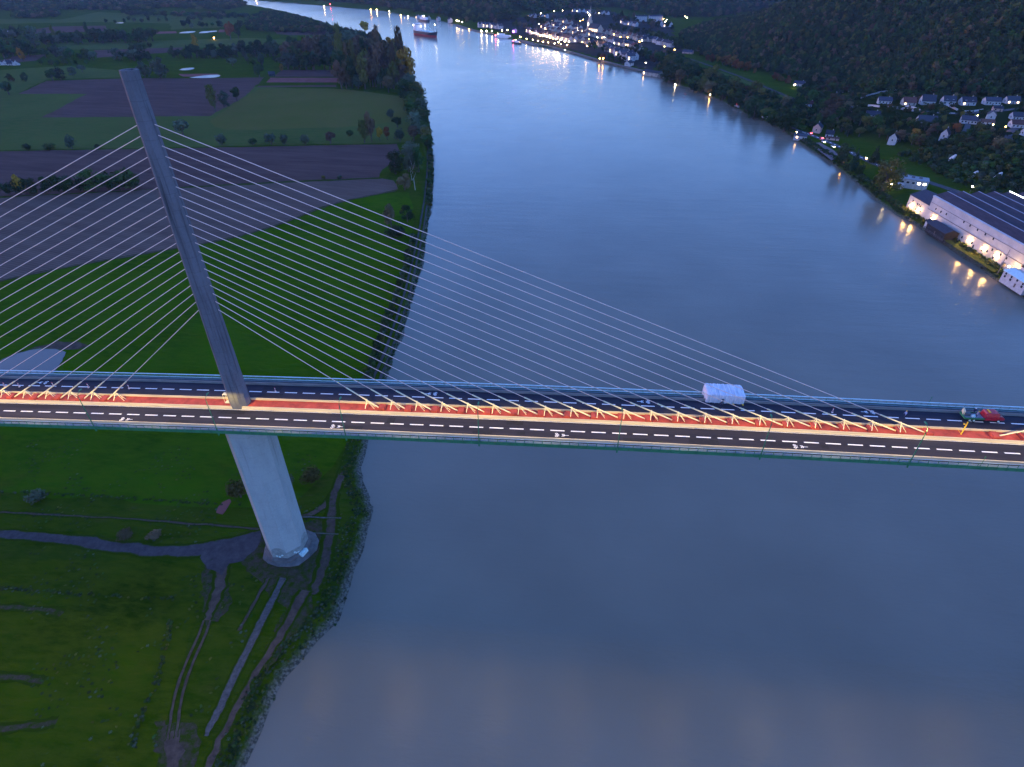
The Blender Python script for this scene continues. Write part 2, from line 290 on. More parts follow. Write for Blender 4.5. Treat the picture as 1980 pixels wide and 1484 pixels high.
def height(P):
    P = np.atleast_2d(np.asarray(P, float))[:, :2]
    s = -sdist(P, RIVER)                                   # > 0 on land
    s = s+wob(P, 3.1, 1.0)*.35*np.clip(1-np.abs(s)/30, 0, 1)+wob(P, 11, 2.)*.8*np.clip(1-np.abs(s)/40, 0, 1)*np.clip(1-np.abs(s)/40, 0, 1)
    z = np.where(s > 0, ZW+np.minimum(2.7, 2.7*sm(s/5.5)), ZW-np.minimum(3.5, -s*.3))
    a = sdist(P, POLY_A); z += 19*sm(a/62)+np.clip(a-60, 0, 160)*.025
    b = sdist(P, POLY_B); z += 104*sm(b/420)**.85+np.where(b > 0, wob(P, 90, .4)*6*sm(b/120), 0)
    c = sdist(P, POLY_C); z += 118*sm(c/480)**.85+np.where(c > 0, wob(P, 130, 1.4)*8*sm(c/150), 0)
    return z
def H(x, y): return float(height([(x, y)])[0])
def atg(px, py, up=0.0):
    # the point of the ground (or UP metres above it) on the line of sight of a photo pixel
    d = ray(px, py); t = np.concatenate([np.linspace(150, 2400, 451), np.linspace(2420, 5200, 140)]); P = CAM+t[:, None]*d; z = height(P[:, :2])+up
    k = np.nonzero(P[:, 2] < z)[0]
    if not len(k): return P[-1]
    i = max(k[0], 1); f0 = P[i-1, 2]-z[i-1]; f1 = P[i, 2]-z[i]; s = f0/(f0-f1+1e-9); p = P[i-1]+(P[i]-P[i-1])*s
    p = p.copy(); p[2] = H(p[0], p[1]); return p
def axis(segs):
    out = []
    for a, b, st in segs: out += list(np.arange(a, b-1e-6, st))
    return np.array(out+[segs[-1][1]])
gx = axis([(-7000, -3000, 250), (-3000, -1400, 80), (-1400, -400, 28), (-400, -90, 9), (-90, 80, 2.5), (80, 260, 10), (260, 460, 3.2), (460, 900, 10), (900, 2000, 40), (2000, 7000, 250)])
gy = axis([(-1500, -300, 60), (-300, -100, 12), (-100, 420, 3.2), (420, 900, 5), (900, 1700, 8), (1700, 2600, 20), (2600, 4200, 60), (4200, 9000, 240)])
GX, GY = np.meshgrid(gx, gy); PP = np.stack([GX.ravel(), GY.ravel()], 1); GZ = height(PP)
nx, ny = len(gx), len(gy)
me = bpy.data.meshes.new('ground'); me.vertices.add(nx*ny); me.vertices.foreach_set('co', np.column_stack([PP, GZ]).ravel())
ii = np.arange((nx-1)*(ny-1)); r_, c_ = ii//(nx-1), ii % (nx-1); q = np.stack([r_*nx+c_, r_*nx+c_+1, (r_+1)*nx+c_+1, (r_+1)*nx+c_], 1)
me.loops.add(q.size); me.loops.foreach_set('vertex_index', q.ravel()); me.polygons.add(len(q)); me.polygons.foreach_set('loop_start', np.arange(0, q.size, 4)); me.polygons.foreach_set('loop_total', np.full(len(q), 4)); me.polygons.foreach_set('use_smooth', np.ones(len(q), bool)); me.update(); me.validate()
# ground material: rough pasture, bare mud and stones where the bank drops to the water
gm = grass('ground_pasture', (.014, .038, .0012), (.034, .074, .002), (.052, .074, .005), dry=(.09, .07, .024), dryamt=.6)
t = gm.node_tree; b = t.nodes['Principled BSDF']; src = b.inputs['Base Color'].links[0].from_socket
g = t.nodes.new('ShaderNodeNewGeometry'); sp = t.nodes.new('ShaderNodeSeparateXYZ'); t.links.new(g.outputs['Position'], sp.inputs[0])
nz = t.nodes.new('ShaderNodeTexNoise'); nz.inputs['Scale'].default_value = .7; nz.inputs['Detail'].default_value = 6; t.links.new(g.outputs['Position'], nz.inputs['Vector'])
ma = t.nodes.new('ShaderNodeMath'); ma.operation = 'MULTIPLY_ADD'; ma.inputs[1].default_value = 2.2; t.links.new(nz.outputs['Fac'], ma.inputs[0]); t.links.new(sp.outputs['Z'], ma.inputs[2])
mr = t.nodes.new('ShaderNodeMapRange'); mr.inputs['From Min'].default_value = -54.6; mr.inputs['From Max'].default_value = -53.4; t.links.new(ma.outputs[0], mr.inputs[0])
r2 = t.nodes.new('ShaderNodeValToRGB'); r2.color_ramp.elements[0].color = (.05, .05, .038, 1); r2.color_ramp.elements[1].color = (.15, .145, .115, 1); r2.color_ramp.elements[0].position = .4; r2.color_ramp.elements[1].position = .62
n5 = t.nodes.new('ShaderNodeTexNoise'); n5.inputs['Scale'].default_value = 1.6; n5.inputs['Detail'].default_value = 4; t.links.new(g.outputs['Position'], n5.inputs['Vector']); t.links.new(n5.outputs['Fac'], r2.inputs[0])
mx = t.nodes.new('ShaderNodeMix'); mx.data_type = 'RGBA'; t.links.new(mr.outputs[0], mx.inputs['Factor']); t.links.new(r2.outputs[0], mx.inputs['A']); t.links.new(src, mx.inputs['B'])
n6 = t.nodes.new('ShaderNodeMapRange'); n6.inputs['From Min'].default_value = -53; n6.inputs['From Max'].default_value = -44; n6.inputs['To Max'].default_value = .8; t.links.new(sp.outputs['Z'], n6.inputs[0])
mxf = t.nodes.new('ShaderNodeMix'); mxf.data_type = 'RGBA'; mxf.inputs['B'].default_value = (.012, .019, .006, 1); t.links.new(mx.outputs['Result'], mxf.inputs['A']); t.links.new(n6.outputs[0], mxf.inputs['Factor'])   # leaf litter and scrub on the hillsides
t.links.new(mxf.outputs['Result'], b.inputs['Base Color'])
me.materials.append(gm); tag(link('ground', me), kind='structure')

# ------------------------------------------------------------------ river
wm, t, b = nt_new('river_water'); N = t.nodes.new; L = t.links.new
g = N('ShaderNodeNewGeometry'); sp = N('ShaderNodeSeparateXYZ'); L(g.outputs['Position'], sp.inputs[0])
nw = N('ShaderNodeTexNoise'); nw.inputs['Scale'].default_value = .018; nw.inputs['Detail'].default_value = 5; L(g.outputs['Position'], nw.inputs['Vector'])
# mask to paint lamplit water below the bridge, idle: both its colours are equal
pl = N('ShaderNodeMath'); pl.operation = 'MULTIPLY_ADD'; pl.inputs[1].default_value = .075; L(sp.outputs['X'], pl.inputs[0]); L(sp.outputs['Y'], pl.inputs[2])
p2 = N('ShaderNodeMath'); p2.operation = 'MULTIPLY_ADD'; p2.inputs[1].default_value = 9; L(nw.outputs['Fac'], p2.inputs[0]); L(pl.outputs[0], p2.inputs[2])
mr = N('ShaderNodeMapRange'); mr.interpolation_type = 'SMOOTHSTEP'; LAMPLIT_MASK = mr; mr.inputs['From Min'].default_value = -6; mr.inputs['From Max'].default_value = 3; L(p2.outputs[0], mr.inputs[0])
mx = N('ShaderNodeMix'); mx.data_type = 'RGBA'; mx.inputs['A'].default_value = (.186, .163, .120, 1); mx.inputs['B'].default_value = (.186, .163, .120, 1); L(mr.outputs[0], mx.inputs['Factor'])
mv = N('ShaderNodeHueSaturation'); m0 = N('ShaderNodeMapRange'); m0.inputs['To Min'].default_value = .72; m0.inputs['To Max'].default_value = 1.28; L(nw.outputs['Fac'], m0.inputs[0]); L(m0.outputs[0], mv.inputs['Value']); L(mx.outputs['Result'], mv.inputs['Color'])
L(mv.outputs[0], b.inputs['Base Color']); b.inputs['IOR'].default_value = 1.33; b.inputs['Specular IOR Level'].default_value = .36
n3 = N('ShaderNodeTexNoise'); n3.inputs['Scale'].default_value = .004; n3.inputs['Detail'].default_value = 4; mp = N('ShaderNodeMapping'); mp.inputs['Scale'].default_value = (2.2, .6, 1); mp.inputs['Rotation'].default_value = (0, 0, R(-12)); L(g.outputs['Position'], mp.inputs[0]); L(mp.outputs[0], n3.inputs['Vector'])
m1 = N('ShaderNodeMapRange'); m1.inputs['From Min'].default_value = .35; m1.inputs['From Max'].default_value = .65; m1.inputs['To Min'].default_value = .13; m1.inputs['To Max'].default_value = .20; L(n3.outputs['Fac'], m1.inputs[0]); L(m1.outputs[0], b.inputs['Roughness'])
n1 = N('ShaderNodeTexNoise'); n1.inputs['Scale'].default_value = .55; n1.inputs['Detail'].default_value = 5; n1.inputs['Roughness'].default_value = .65; mp2 = N('ShaderNodeMapping'); mp2.inputs['Scale'].default_value = (.6, 1.4, 1); L(g.outputs['Position'], mp2.inputs[0]); L(mp2.outputs[0], n1.inputs['Vector'])
bp = N('ShaderNodeBump'); nb = N('ShaderNodeTexNoise'); nb.inputs['Scale'].default_value = .09; nb.inputs['Detail'].default_value = 3; mp4 = N('ShaderNodeMapping'); mp4.inputs['Scale'].default_value = (.35, 2.0, 1); mp4.inputs['Rotation'].default_value = (0, 0, R(-8)); L(g.outputs['Position'], mp4.inputs[0]); L(mp4.outputs[0], nb.inputs['Vector'])
hs_ = N('ShaderNodeMath'); hs_.operation = 'MULTIPLY_ADD'; hs_.inputs[1].default_value = 1.6; L(nb.outputs['Fac'], hs_.inputs[0]); L(n1.outputs['Fac'], hs_.inputs[2])
bp.inputs['Strength'].default_value = .40; bp.inputs['Distance'].default_value = .24; L(hs_.outputs[0], bp.inputs['Height']); L(bp.outputs[0], b.inputs['Normal'])
wb = MB(); wb.add([(-6990, -1490, ZW), (6990, -1490, ZW), (6990, 8990, ZW), (-6990, 8990, ZW)], [(0, 1, 2, 3)])
tag(wb.build('river_water', wm), kind='structure')

# ------------------------------------------------------------------ haze
hb = MB(); hb.box((0, 3750, -62), (14040, 10540, 62+178)); hm = bpy.data.materials.new('haze'); hm.use_nodes = True; t = hm.node_tree; t.nodes.clear()
ho = t.nodes.new('ShaderNodeOutputMaterial'); hv = t.nodes.new('ShaderNodeVolumePrincipled'); hv.inputs['Color'].default_value = (.55, .72, 1, 1); hv.inputs['Density'].default_value = .000032; hv.inputs['Anisotropy'].default_value = .1
t.links.new(hv.outputs[0], ho.inputs['Volume']); hob = tag(hb.build('haze', hm), kind='stuff')

# ------------------------------------------------------------------ fields, tracks, ponds
def resample(pts, step, closed=False):
    pts = [np.array(p[:2], float) for p in pts]; out = []; n = len(pts)
    for i in range(n if closed else n-1):
        a, b = pts[i], pts[(i+1) % n]; k = max(1, int(np.linalg.norm(b-a)/step))
        out += [a+(b-a)*j/k for j in range(k)]
    if not closed: out.append(pts[-1])
    return out
def smooth_line(pts, it=2):
    for _ in range(it):
        q = [pts[0]]
        for a, b in zip(pts[:-1], pts[1:]): q += [a*.75+b*.25, a*.25+b*.75]
        pts = q+[pts[-1]]
    return pts
LAY = [0]
def field(name, pxs, m, jit=1.2, step=9, dz=None, smooth=False):
    pts = [at(x, y)[:2] for x, y in pxs]
    if smooth: pts = smooth_line([np.array(p) for p in pts]+[np.array(pts[0])], 2)[:-1]
    pts = resample(pts, step, True); rng = random.Random(name+str(len(pts)))
    LAY[0] += 1; z = ZG+.02+.012*LAY[0] if dz is None else ZG+dz
    mb = MB(); mb.add([(p[0]+rng.uniform(-jit, jit), p[1]+rng.uniform(-jit, jit), z) for p in pts], [list(range(len(pts)))])
    return tag(mb.build(name, m), kind='structure')
def ribbon(name, pts, w, m, dz=.06, jit=.25, step=3.0, kind='structure', gaps=None, zfix=None, sm_it=2):
    # pts: world xy; w: width (number or one per point)
    pts = [np.array(p[:2], float) for p in pts]; ws = [w]*len(pts) if np.isscalar(w) else list(w)
    a = [np.array([*p, q]) for p, q in zip(pts, ws)]
    a = smooth_line(a, sm_it) if len(a) > 2 else a
    out = []
    for p, q in zip(a[:-1], a[1:]):
        k = max(1, int(np.linalg.norm((q-p)[:2])/step)); out += [p+(q-p)*j/k for j in range(k)]
    out.append(a[-1]); rng = random.Random(name+str(len(out))); vs = []; n = len(out)
    for i, p in enumerate(out):
        d = (out[min(i+1, n-1)]-out[max(i-1, 0)])[:2]; d /= np.linalg.norm(d)+1e-9; nn = np.array([-d[1], d[0]])
        for s in (-1, 1): vs.append(p[:2]+nn*s*(p[2]/2+rng.uniform(-jit, jit)))
    V = np.array(vs); Z = height(V)+dz if zfix is None else np.full(len(V), zfix)
    W_ = np.column_stack([V, Z]); full = []
    for i in range(n):
        a_, b_ = W_[2*i], W_[2*i+1]
        full += [a_+(b_-a_)*u for u in (0, .3, .7, 1)]
    mb = MB(); mb.add(full, [(4*i+k, 4*i+k+1, 4*i+k+5, 4*i+k+4) for i in range(n-1) for k in range(3)])
    o = tag(mb.build(name, m), kind=kind); ea = o.data.attributes.new('edge', 'FLOAT', 'POINT'); ea.data.foreach_set('value', [1.0, 0.0, 0.0, 1.0]*n); return o
pxl = lambda lst, z=ZG: [at(x, y, z)[:2] for x, y in lst]
M['meadow'] = grass('bright_meadow', (.015, .052, .0010), (.036, .104, .0015), (.052, .100, .003), dry=(.080, .080, .008), dryamt=.6)
M['meadow_dark'] = grass('damp_meadow', (.014, .035, .0010), (.040, .080, .0015), (.062, .080, .004), dry=(.10, .080, .012), dryamt=.8)
M['olive_field'] = grass('stubble_meadow', (.088, .086, .018), (.120, .098, .034), (.092, .104, .020), s1=.02)
M['pasture_far'] = grass('far_pasture', (.040, .074, .014), (.074, .106, .024), (.088, .094, .026), s1=.012, s2=.15)
M['plough'] = ploughed('ploughed_earth', (.068, .038, .032), (.125, .074, .060), R(4))
M['plough2'] = ploughed('ploughed_earth_pale', (.090, .056, .044), (.150, .100, .076), R(14))
M['clay'] = mat('bare_clay', (.20, .078, .066), 1, .2, .1, world_co=True, spec=0)
M['pond'] = wm
field('meadow', [(-900, 900), (-300, 640), (0, 545), (150, 514), (300, 489), (450, 463), (560, 431), (640, 396), (720, 379), (790, 371), (800, 400), (795, 470), (770, 550), (740, 640), (712, 730), (680, 830), (640, 905), (560, 975), (430, 978), (0, 955), (-500, 950)], M['meadow'])
field('meadow', [(-400, 1092), (0, 1085), (250, 1082), (385, 1092), (395, 1150), (350, 1290), (318, 1420), (330, 1600), (-300, 1700)], M['meadow_dark'], jit=.5, step=4)
field('ploughed_field', [(-500, 720), (-200, 605), (0, 543), (150, 512), (300, 487), (450, 461), (550, 431), (625, 399), (700, 381), (768, 367), (764, 350), (738, 346), (560, 353), (330, 366), (0, 383), (-400, 400)], M['plough2'])
field('ploughed_field', [(-400, 398), (0, 381), (330, 364), (560, 351), (733, 344), (740, 328), (775, 300), (768, 279), (650, 281), (500, 284), (250, 289), (0, 293), (-400, 300)], M['plough'])
field('pasture', [(-400, 298), (0, 291), (250, 287), (500, 282), (650, 279), (790, 276), (812, 245), (806, 190), (690, 178), (510, 168), (240, 170), (36, 180), (-200, 182)], M['pasture_far'])
field('stubble_field', [(500, 172), (655, 171), (740, 182), (792, 190), (800, 222), (730, 245), (560, 249), (440, 254), (402, 240), (420, 222)], M['olive_field'], smooth=True)
field('ploughed_field', [(35, 182), (90, 157), (240, 152), (400, 152), (512, 150), (470, 190), (405, 225), (80, 228), (168, 182)], M['plough'])
field('pasture', [(-300, 182), (32, 182), (92, 154), (240, 150), (250, 138), (130, 128), (60, 132), (-200, 150)], M['pasture_far'])
field('clay_strip', [(523, 151), (657, 151), (652, 160), (514, 160)], M['clay'], jit=.5)
field('ploughed_field', [(545, 136), (662, 136), (660, 149), (530, 149)], M['plough'])
field('ploughed_field', [(500, 166.5), (650, 165), (650, 168.5), (497, 169.5)], M['plough'], jit=.4)
field('pasture', [(120, 38), (190, 24), (330, 30), (520, 30), (480, 42), (330, 46), (200, 43), (40, 46), (-80, 48), (-60, 36), (28, 37)], M['pasture_far'], jit=4, step=40)
field('ploughed_field', [(62, 58), (100, 52), (205, 50), (210, 60), (60, 66)], M['plough'], jit=2, step=30)
field('pasture', [(105, 84), (320, 79), (480, 74), (600, 80), (480, 90), (330, 94), (120, 97)], M['pasture_far'], jit=2, step=30)
field('ploughed_field', [(180, 98), (355, 92), (345, 101), (190, 112)], M['plough'], jit=2, step=30)
field('ploughed_field', [(530, 57), (660, 55), (668, 67), (560, 69), (535, 66)], M['plough'], jit=2, step=30)
field('pasture', [(330, 40), (480, 38), (470, 52), (330, 58)], M['pasture_far'], jit=3, step=30)
field('ploughed_field', [(0, 118), (30, 109), (90, 106), (70, 118), (0, 124)], M['plough'], jit=2, step=30)
for nm, p in (('clay_strip', [(303, 62), (340, 61), (342, 65), (302, 66)]), ('clay_strip', [(345, 144), (420, 143), (428, 147), (355, 149)]), ('clay_strip', [(425, 58), (436, 58), (434, 63), (421, 63)])): field(nm, p, M['clay'], jit=.8)
pm = nt_new('pond_water'); pm[2].inputs['Base Color'].default_value = (.085, .115, .11, 1); pm[2].inputs['Specular IOR Level'].default_value = .12; pm[2].inputs['Roughness'].default_value = .3; pm[2].inputs['IOR'].default_value = 1.33; M['pond'] = pm[0]
for p in ([(0, 722), (-15, 706), (0, 699), (30, 685), (70, 675), (128, 677), (125, 692), (112, 712), (100, 728), (60, 745), (-30, 745), (-40, 725)], [(366, 151), (385, 148), (400, 146), (424, 145), (427, 148), (415, 151), (390, 152)], [(347, 136), (352, 133), (376, 131), (376, 134), (362, 137)], [(346, 65), (352, 62), (378, 60.5), (378, 63), (362, 65)], [(384, 65), (390, 61), (405, 61), (420, 59.5), (420, 62), (404, 63), (400, 64.5)], [(223, 45.5), (232, 44), (240, 44), (238, 46)]):
    field('pond_water', p, M['pond'], jit=.3, smooth=True)
# bare reddish rim of the near pond
field('pond_bank', [(0, 697), (30, 683), (70, 672), (110, 661), (150, 662), (172, 668), (150, 676), (128, 676), (70, 674), (30, 684), (-10, 702)], M['dirt'], jit=.5, step=3, dz=.05)
# tracks
def twin(name, pts, w, gap, m):
    P = smooth_line([np.array(p[:2], float) for p in pts], 2)
    for s in (-1, 1):
        q = []
        for i, p in enumerate(P):
            d = P[min(i+1, len(P)-1)]-P[max(i-1, 0)]; d /= np.linalg.norm(d); q.append(p+np.array([-d[1], d[0]])*s*gap/2)
        ribbon(name, q, w, m, dz=.10, jit=.12, sm_it=0)
ribbon('bank_track', pxl([(690, 850), (676, 880), (660, 920), (645, 960), (622, 985), (580, 1002), (520, 1035)]), [4.5, 4.5, 4, 3.5, 3, 2.5, 2.5], M['dirt'], dz=.07, jit=.3)
ribbon('bank_track', pxl([(645, 955), (640, 1010), (632, 1070), (622, 1110), (605, 1150)]), [4.5, 5, 5, 4.5, 4], M['broken'], dz=.085, jit=.4)
twin('bank_track', pxl([(690, 830), (712, 770), (735, 712), (760, 650), (784, 575), (803, 500), (815, 440), (824, 385), (829, 330), (829, 290)]), 1.5, 2.3, M['gravel'])
ribbon('gravel_road', pxl([(-700, 985), (-300, 1010), (-60, 1028), (0, 1033), (130, 1042), (250, 1062), (340, 1067), (420, 1060), (505, 1032)]), [4.2, 4.2, 4.2, 4.2, 4.6, 5.2, 5.2, 7, 4], M['gravel'], dz=.09, jit=.5)
field('gravel_yard', [(385, 1055), (430, 1046), (500, 1028), (507, 1042), (492, 1066), (470, 1085), (440, 1092), (432, 1112), (410, 1106), (392, 1088)], M['gravel'], jit=.6, step=1.5, dz=.13)
ribbon('dirt_track', pxl([(428, 1075), (430, 1120), (415, 1165), (402, 1200)]), [7, 4.5, 3.6, 2.6], M['dirt'], dz=.11, jit=.5)
twin('dirt_track', pxl([(408, 1180), (390, 1230), (362, 1290), (345, 1345), (336, 1400), (332, 1430)]), 1.0, 1.7, M['dirt'])
field('dirt_patch', [(322, 1415), (350, 1412), (345, 1435), (360, 1452), (348, 1470), (350, 1600), (320, 1600), (325, 1465), (316, 1450)], M['dirt'], jit=.3, step=2, dz=.09)
ribbon('slipway', pxl([(548, 1118), (530, 1155), (500, 1215), (468, 1280), (435, 1350), (410, 1398), (398, 1424)]), [2.6, 2.8, 3.0, 3.0, 3.0, 2.6, 1.6], M['slip'], dz=.10, jit=.3)
ribbon('bank_track', pxl([(590, 1142), (570, 1180), (545, 1225), (500, 1295), (455, 1375), (420, 1440), (390, 1510)]), [4.5, 4, 3.2, 2.6, 2.4, 2.4, 2.4], M['dirt'], dz=.09, jit=.4)
ribbon('drainage_ditch', pxl([(520, 1118), (492, 1165), (462, 1220)]), 1.6, M['broken'], dz=.07, jit=.3)
ribbon('path', pxl([(-600, 965), (0, 991), (250, 1003), (430, 1018), (500, 1024)]), 1.2, M['broken'], dz=.07, jit=.35)
ribbon('path', pxl([(580, 1000), (660, 1003)]), 1.0, M['slip'], dz=.12, jit=.2); ribbon('path', pxl([(585, 1030), (655, 1033)]), .8, M['slip'], dz=.12, jit=.2)
field('dirt_patch', [(418, 992), (428, 972), (446, 964), (448, 972), (436, 990), (428, 997)], M['clay'], jit=.3, step=2, dz=.1)
for p in ([(-90, 1170), (0, 1174), (40, 1176), (90, 1180), (120, 1188)], [(-120, 1300), (0, 1308), (60, 1312), (85, 1318)], [(-100, 1416), (0, 1410), (70, 1402), (110, 1396)]): ribbon('dirt_patch', pxl(p), 2.6, M['broken2'], dz=.09, jit=.4)
for ib, pp in enumerate(([(470, 1030), (520, 1020), (600, 1010), (640, 1000), (655, 1050), (640, 1110), (600, 1150), (560, 1180), (520, 1160), (500, 1120), (470, 1100), (455, 1070)], [(395, 1090), (445, 1095), (450, 1160), (425, 1200), (395, 1210), (388, 1150)], [(575, 1130), (620, 1125), (600, 1180), (560, 1240), (520, 1300), (500, 1290), (530, 1220)], [(300, 1400), (380, 1395), (390, 1450), (370, 1520), (300, 1520)])): field('bare_earth', pp, M['broken2'], jit=.8, step=1.5, dz=.056+.0045*ib)
# strip of rank grass along the ploughed fields, and the red earth edge of the curve
ribbon('field_edge', pxl([(330, 364), (560, 352), (735, 345)]), 3, grass('rank_grass', (.02, .04, .008), (.035, .06, .010), (.05, .065, .012)), dz=.16, jit=.8)
ribbon('field_edge', pxl([(0, 544), (150, 513), (300, 488), (450, 462), (550, 432), (625, 400), (700, 382), (768, 369)]), 2.4, M['dirt'], dz=.15, jit=.5)

# ------------------------------------------------------------------ the bridge
YC = 0.45                                   # centre line of the deck
def zd(x): return 3.1069*x/100-.80083*(x/100)**2 if x > -110 else 3.1069*-1.1-.80083*1.21+(x+110)*.0487
bridge = tag(empty('cable_stayed_bridge', (0, YC, 0)), 'cable-stayed road bridge with a single row of pale stays crossing the wide river', 'bridge')
def bpart(mb, name, mats, parent=None, smooth=False):
    o = mb.build(name, mats, parent or bridge, smooth=smooth)
    if parent is None: o.location = (0, -YC, 0)
    return o
XS = list(np.arange(-420, 601, 6.0))
def sweep(prof, x0=-420, x1=600, step=6.0, closed=True, cap=True):
    # profile points (y, dz) carried along the deck
    xs = list(np.arange(x0, x1, step))+[x1]; mb = MB(); mb.loft([[(x, YC+p[0], zd(x)+p[1]) for p in prof] for x in xs], cap=cap, closed=closed); return mb
bpart(sweep([(-10.05, -.14), (-10.05, -.32), (-8.2, -.5), (-4.2, -3.6), (4.2, -3.6), (8.2, -.5), (10.05, -.32), (10.05, -.14)]), 'deck_girder', M['concrete'])
bpart(sweep([(-8.36, -.136), (-8.36, .004), (-2.0, .03), (-2.0, -.136)]), 'road_surface', M['asphalt'])
bpart(sweep([(8.0, -.136), (8.0, .004), (1.75, .03), (1.75, -.136)][::-1]), 'road_surface', M['asphalt'])
bpart(sweep([(-1.57, -.136), (-1.57, .16), (1.49, .16), (1.49, -.136)][::-1]), 'median_floor', M['red_paint'])
bpart(sweep([(-2.15, -.012), (-2.07, .1), (-1.97, .24), (-1.90, .66), (-1.68, .66), (-1.58, -.012)][::-1]), 'barrier', M['barrier'])
bpart(sweep([(1.80, -.012), (1.74, .22), (1.70, .70), (1.54, .70), (1.50, -.012)]), 'barrier', M['barrier'])
bpart(sweep([(-8.80, -.13), (-8.72, .58), (-8.48, .58), (-8.40, .22), (-8.32, -.13)][::-1]), 'barrier', M['barrier'])
bpart(sweep([(8.42, -.13), (8.36, .60), (8.10, .60), (8.02, .22), (7.94, -.13)]), 'barrier', M['barrier_grimy'])
bpart(sweep([(8.45, -.135), (8.45, -.10), (9.45, -.10), (9.45, -.135)][::-1]), 'service_walkway', M['dark'])
bpart(sweep([(-9.45, -.135), (-9.45, -.10), (-8.83, -.10), (-8.83, -.135)][::-1]), 'service_walkway', M['dark'])
bpart(sweep([(-10.04, -.137), (-10.04, .05), (-9.48, .05), (-9.48, -.137)][::-1]), 'edge_ledge', M['ledge'])
bpart(sweep([(10.04, -.137), (10.04, .05), (9.48, .05), (9.48, -.137)]), 'edge_ledge', M['ledge'])
# railings and fascia
def railing(sgn):
    rails = ((0, 1.05, .08, .06), (0, .62, .03, .03)) if sgn < 0 else ((0, 1.03, .22, .13), (0, .22, .16, .10), (0, .62, .03, .03))
    y0 = YC+sgn*10.10; mb = MB(); mb.mi = 0
    xs = list(np.arange(-150, 420, 6.0))
    for (yy, zz, wy, hh) in rails:
        mb.loft([[(x, y0+yy-wy/2, zd(x)+zz), (x, y0+yy+wy/2, zd(x)+zz), (x, y0+yy+wy/2, zd(x)+zz+hh), (x, y0+yy-wy/2, zd(x)+zz+hh)] for x in xs])
    mb.mi = 1
    for x in np.arange(-149, 419, 1.95):
        z = zd(x); mb.tube([(x, y0+sgn*.06, z-.75), (x, y0+sgn*.13, z-.1), (x, y0, z+1.1)], [.05, .08, .06], 4)
    o = bpart(mb, 'railing', [M['rail'], M['green']])
    fb = MB(); prof = [(0, .12), (sgn*.06, .12), (sgn*.10, -.72), (0, -.72)]
    fb.loft([[(x, y0+sgn*.02+p[0], zd(x)+p[1]) for p in prof] for x in xs])
    f = bpart(fb, 'fascia_panel', M['green'])
    f.modifiers.clear(); return o
railing(-1); railing(1)
# markings
mk = MB()
for k in range(-45, 82):
    x0 = 74.9+4.58*k
    for yy, off, w in ((-5.33, 0, .17), (5.07, 2.7, .15)):
        a, b_ = x0+off, x0+off+3.15
        y = YC+yy; mk.add([(a, y-w, zd(a)+.032), (b_, y-w, zd(b_)+.032), (b_, y+w, zd(b_)+.032), (a, y+w, zd(a)+.032)], [(0, 1, 2, 3)])
for yy, w in ((-2.32, .07), (-8.10, .07), (2.05, .06)):
    for x in np.arange(-150, 420, 12.0): mk.add([(x, YC+yy-w, zd(x)+.034), (x+12, YC+yy-w, zd(x+12)+.034), (x+12, YC+yy+w, zd(x+12)+.034), (x, YC+yy+w, zd(x)+.034)], [(0, 1, 2, 3)])
bpart(mk, 'lane_markings', M['white_paint'])
rp = random.Random(12)
for k in range(22):
    x = -70+rp.uniform(0, 265); y = YC+rp.choice((-3.7, -6.9, 3.6, 6.6))+rp.uniform(-.5, .5); a, b_ = rp.uniform(1.5, 7), rp.uniform(.4, 1.1); ap = MB(); ap.add([(x, y-b_, zd(x)+.0295+.0002*k), (x+a, y-b_, zd(x+a)+.0295+.0002*k), (x+a, y+b_, zd(x+a)+.0295+.0002*k), (x, y+b_, zd(x)+.0295+.0002*k)], [(0, 1, 2, 3)])
    bpart(ap, 'asphalt_patch', M['asphalt_patch'])
def bicycle_mark(cx, cy, s):
    # cyclist emblem followed by a double chevron arrow, read in the direction of travel (s = +1 towards +x)
    mb = MB(); tr = lambda u, v: (cx+s*u*.68, cy+s*v*.68, zd(cx+s*u*.68)+.038)
    def quad(p, q, w):
        d = np.array(q)-np.array(p); d = d/np.linalg.norm(d); n = np.array([-d[1], d[0]])*w/2
        mb.add([tr(*(np.array(p)+n)), tr(*(np.array(q)+n)), tr(*(np.array(q)-n)), tr(*(np.array(p)-n))], [(0, 1, 2, 3)])
    for wy in (-.55, .55):
        n = 12; vs = []
        for k in range(n):
            a = 2*math.pi*k/n; vs += [tr(.0+.48*math.cos(a), wy+.48*math.sin(a)), tr(.26*math.cos(a), wy+.26*math.sin(a))]
        mb.add(vs, [(2*k, 2*((k+1) % n), 2*((k+1) % n)+1, 2*k+1) for k in range(n)])
    quad((0, .55), (.75, .25), .14); quad((.75, .25), (.6, -.4), .14); quad((0, .55), (.1, -.05), .14); quad((.1, -.05), (.62, -.38), .14); quad((0, -.55), (.95, -.42), .14); quad((.75, .05), (.75, .5), .16)
    for u in (1.75, 2.25): quad((u, -.6), (u+.5, .03), .24); quad((u, .6), (u+.5, -.03), .24)
    quad((2.3, 0), (4.0, 0), .2)
    bpart(mb, 'bicycle_marking', M['white_paint'])
for x, y, s in ((-26, -6.7, 1), (25.2, -6.65, 1), (76.3, -6.4, 1), (127.5, -6.4, 1), (-56, 6.95, -1), (46.5, 7.0, -1), (97.8, 7.15, -1), (149.0, 7.1, -1)): bicycle_mark(x, y, s)
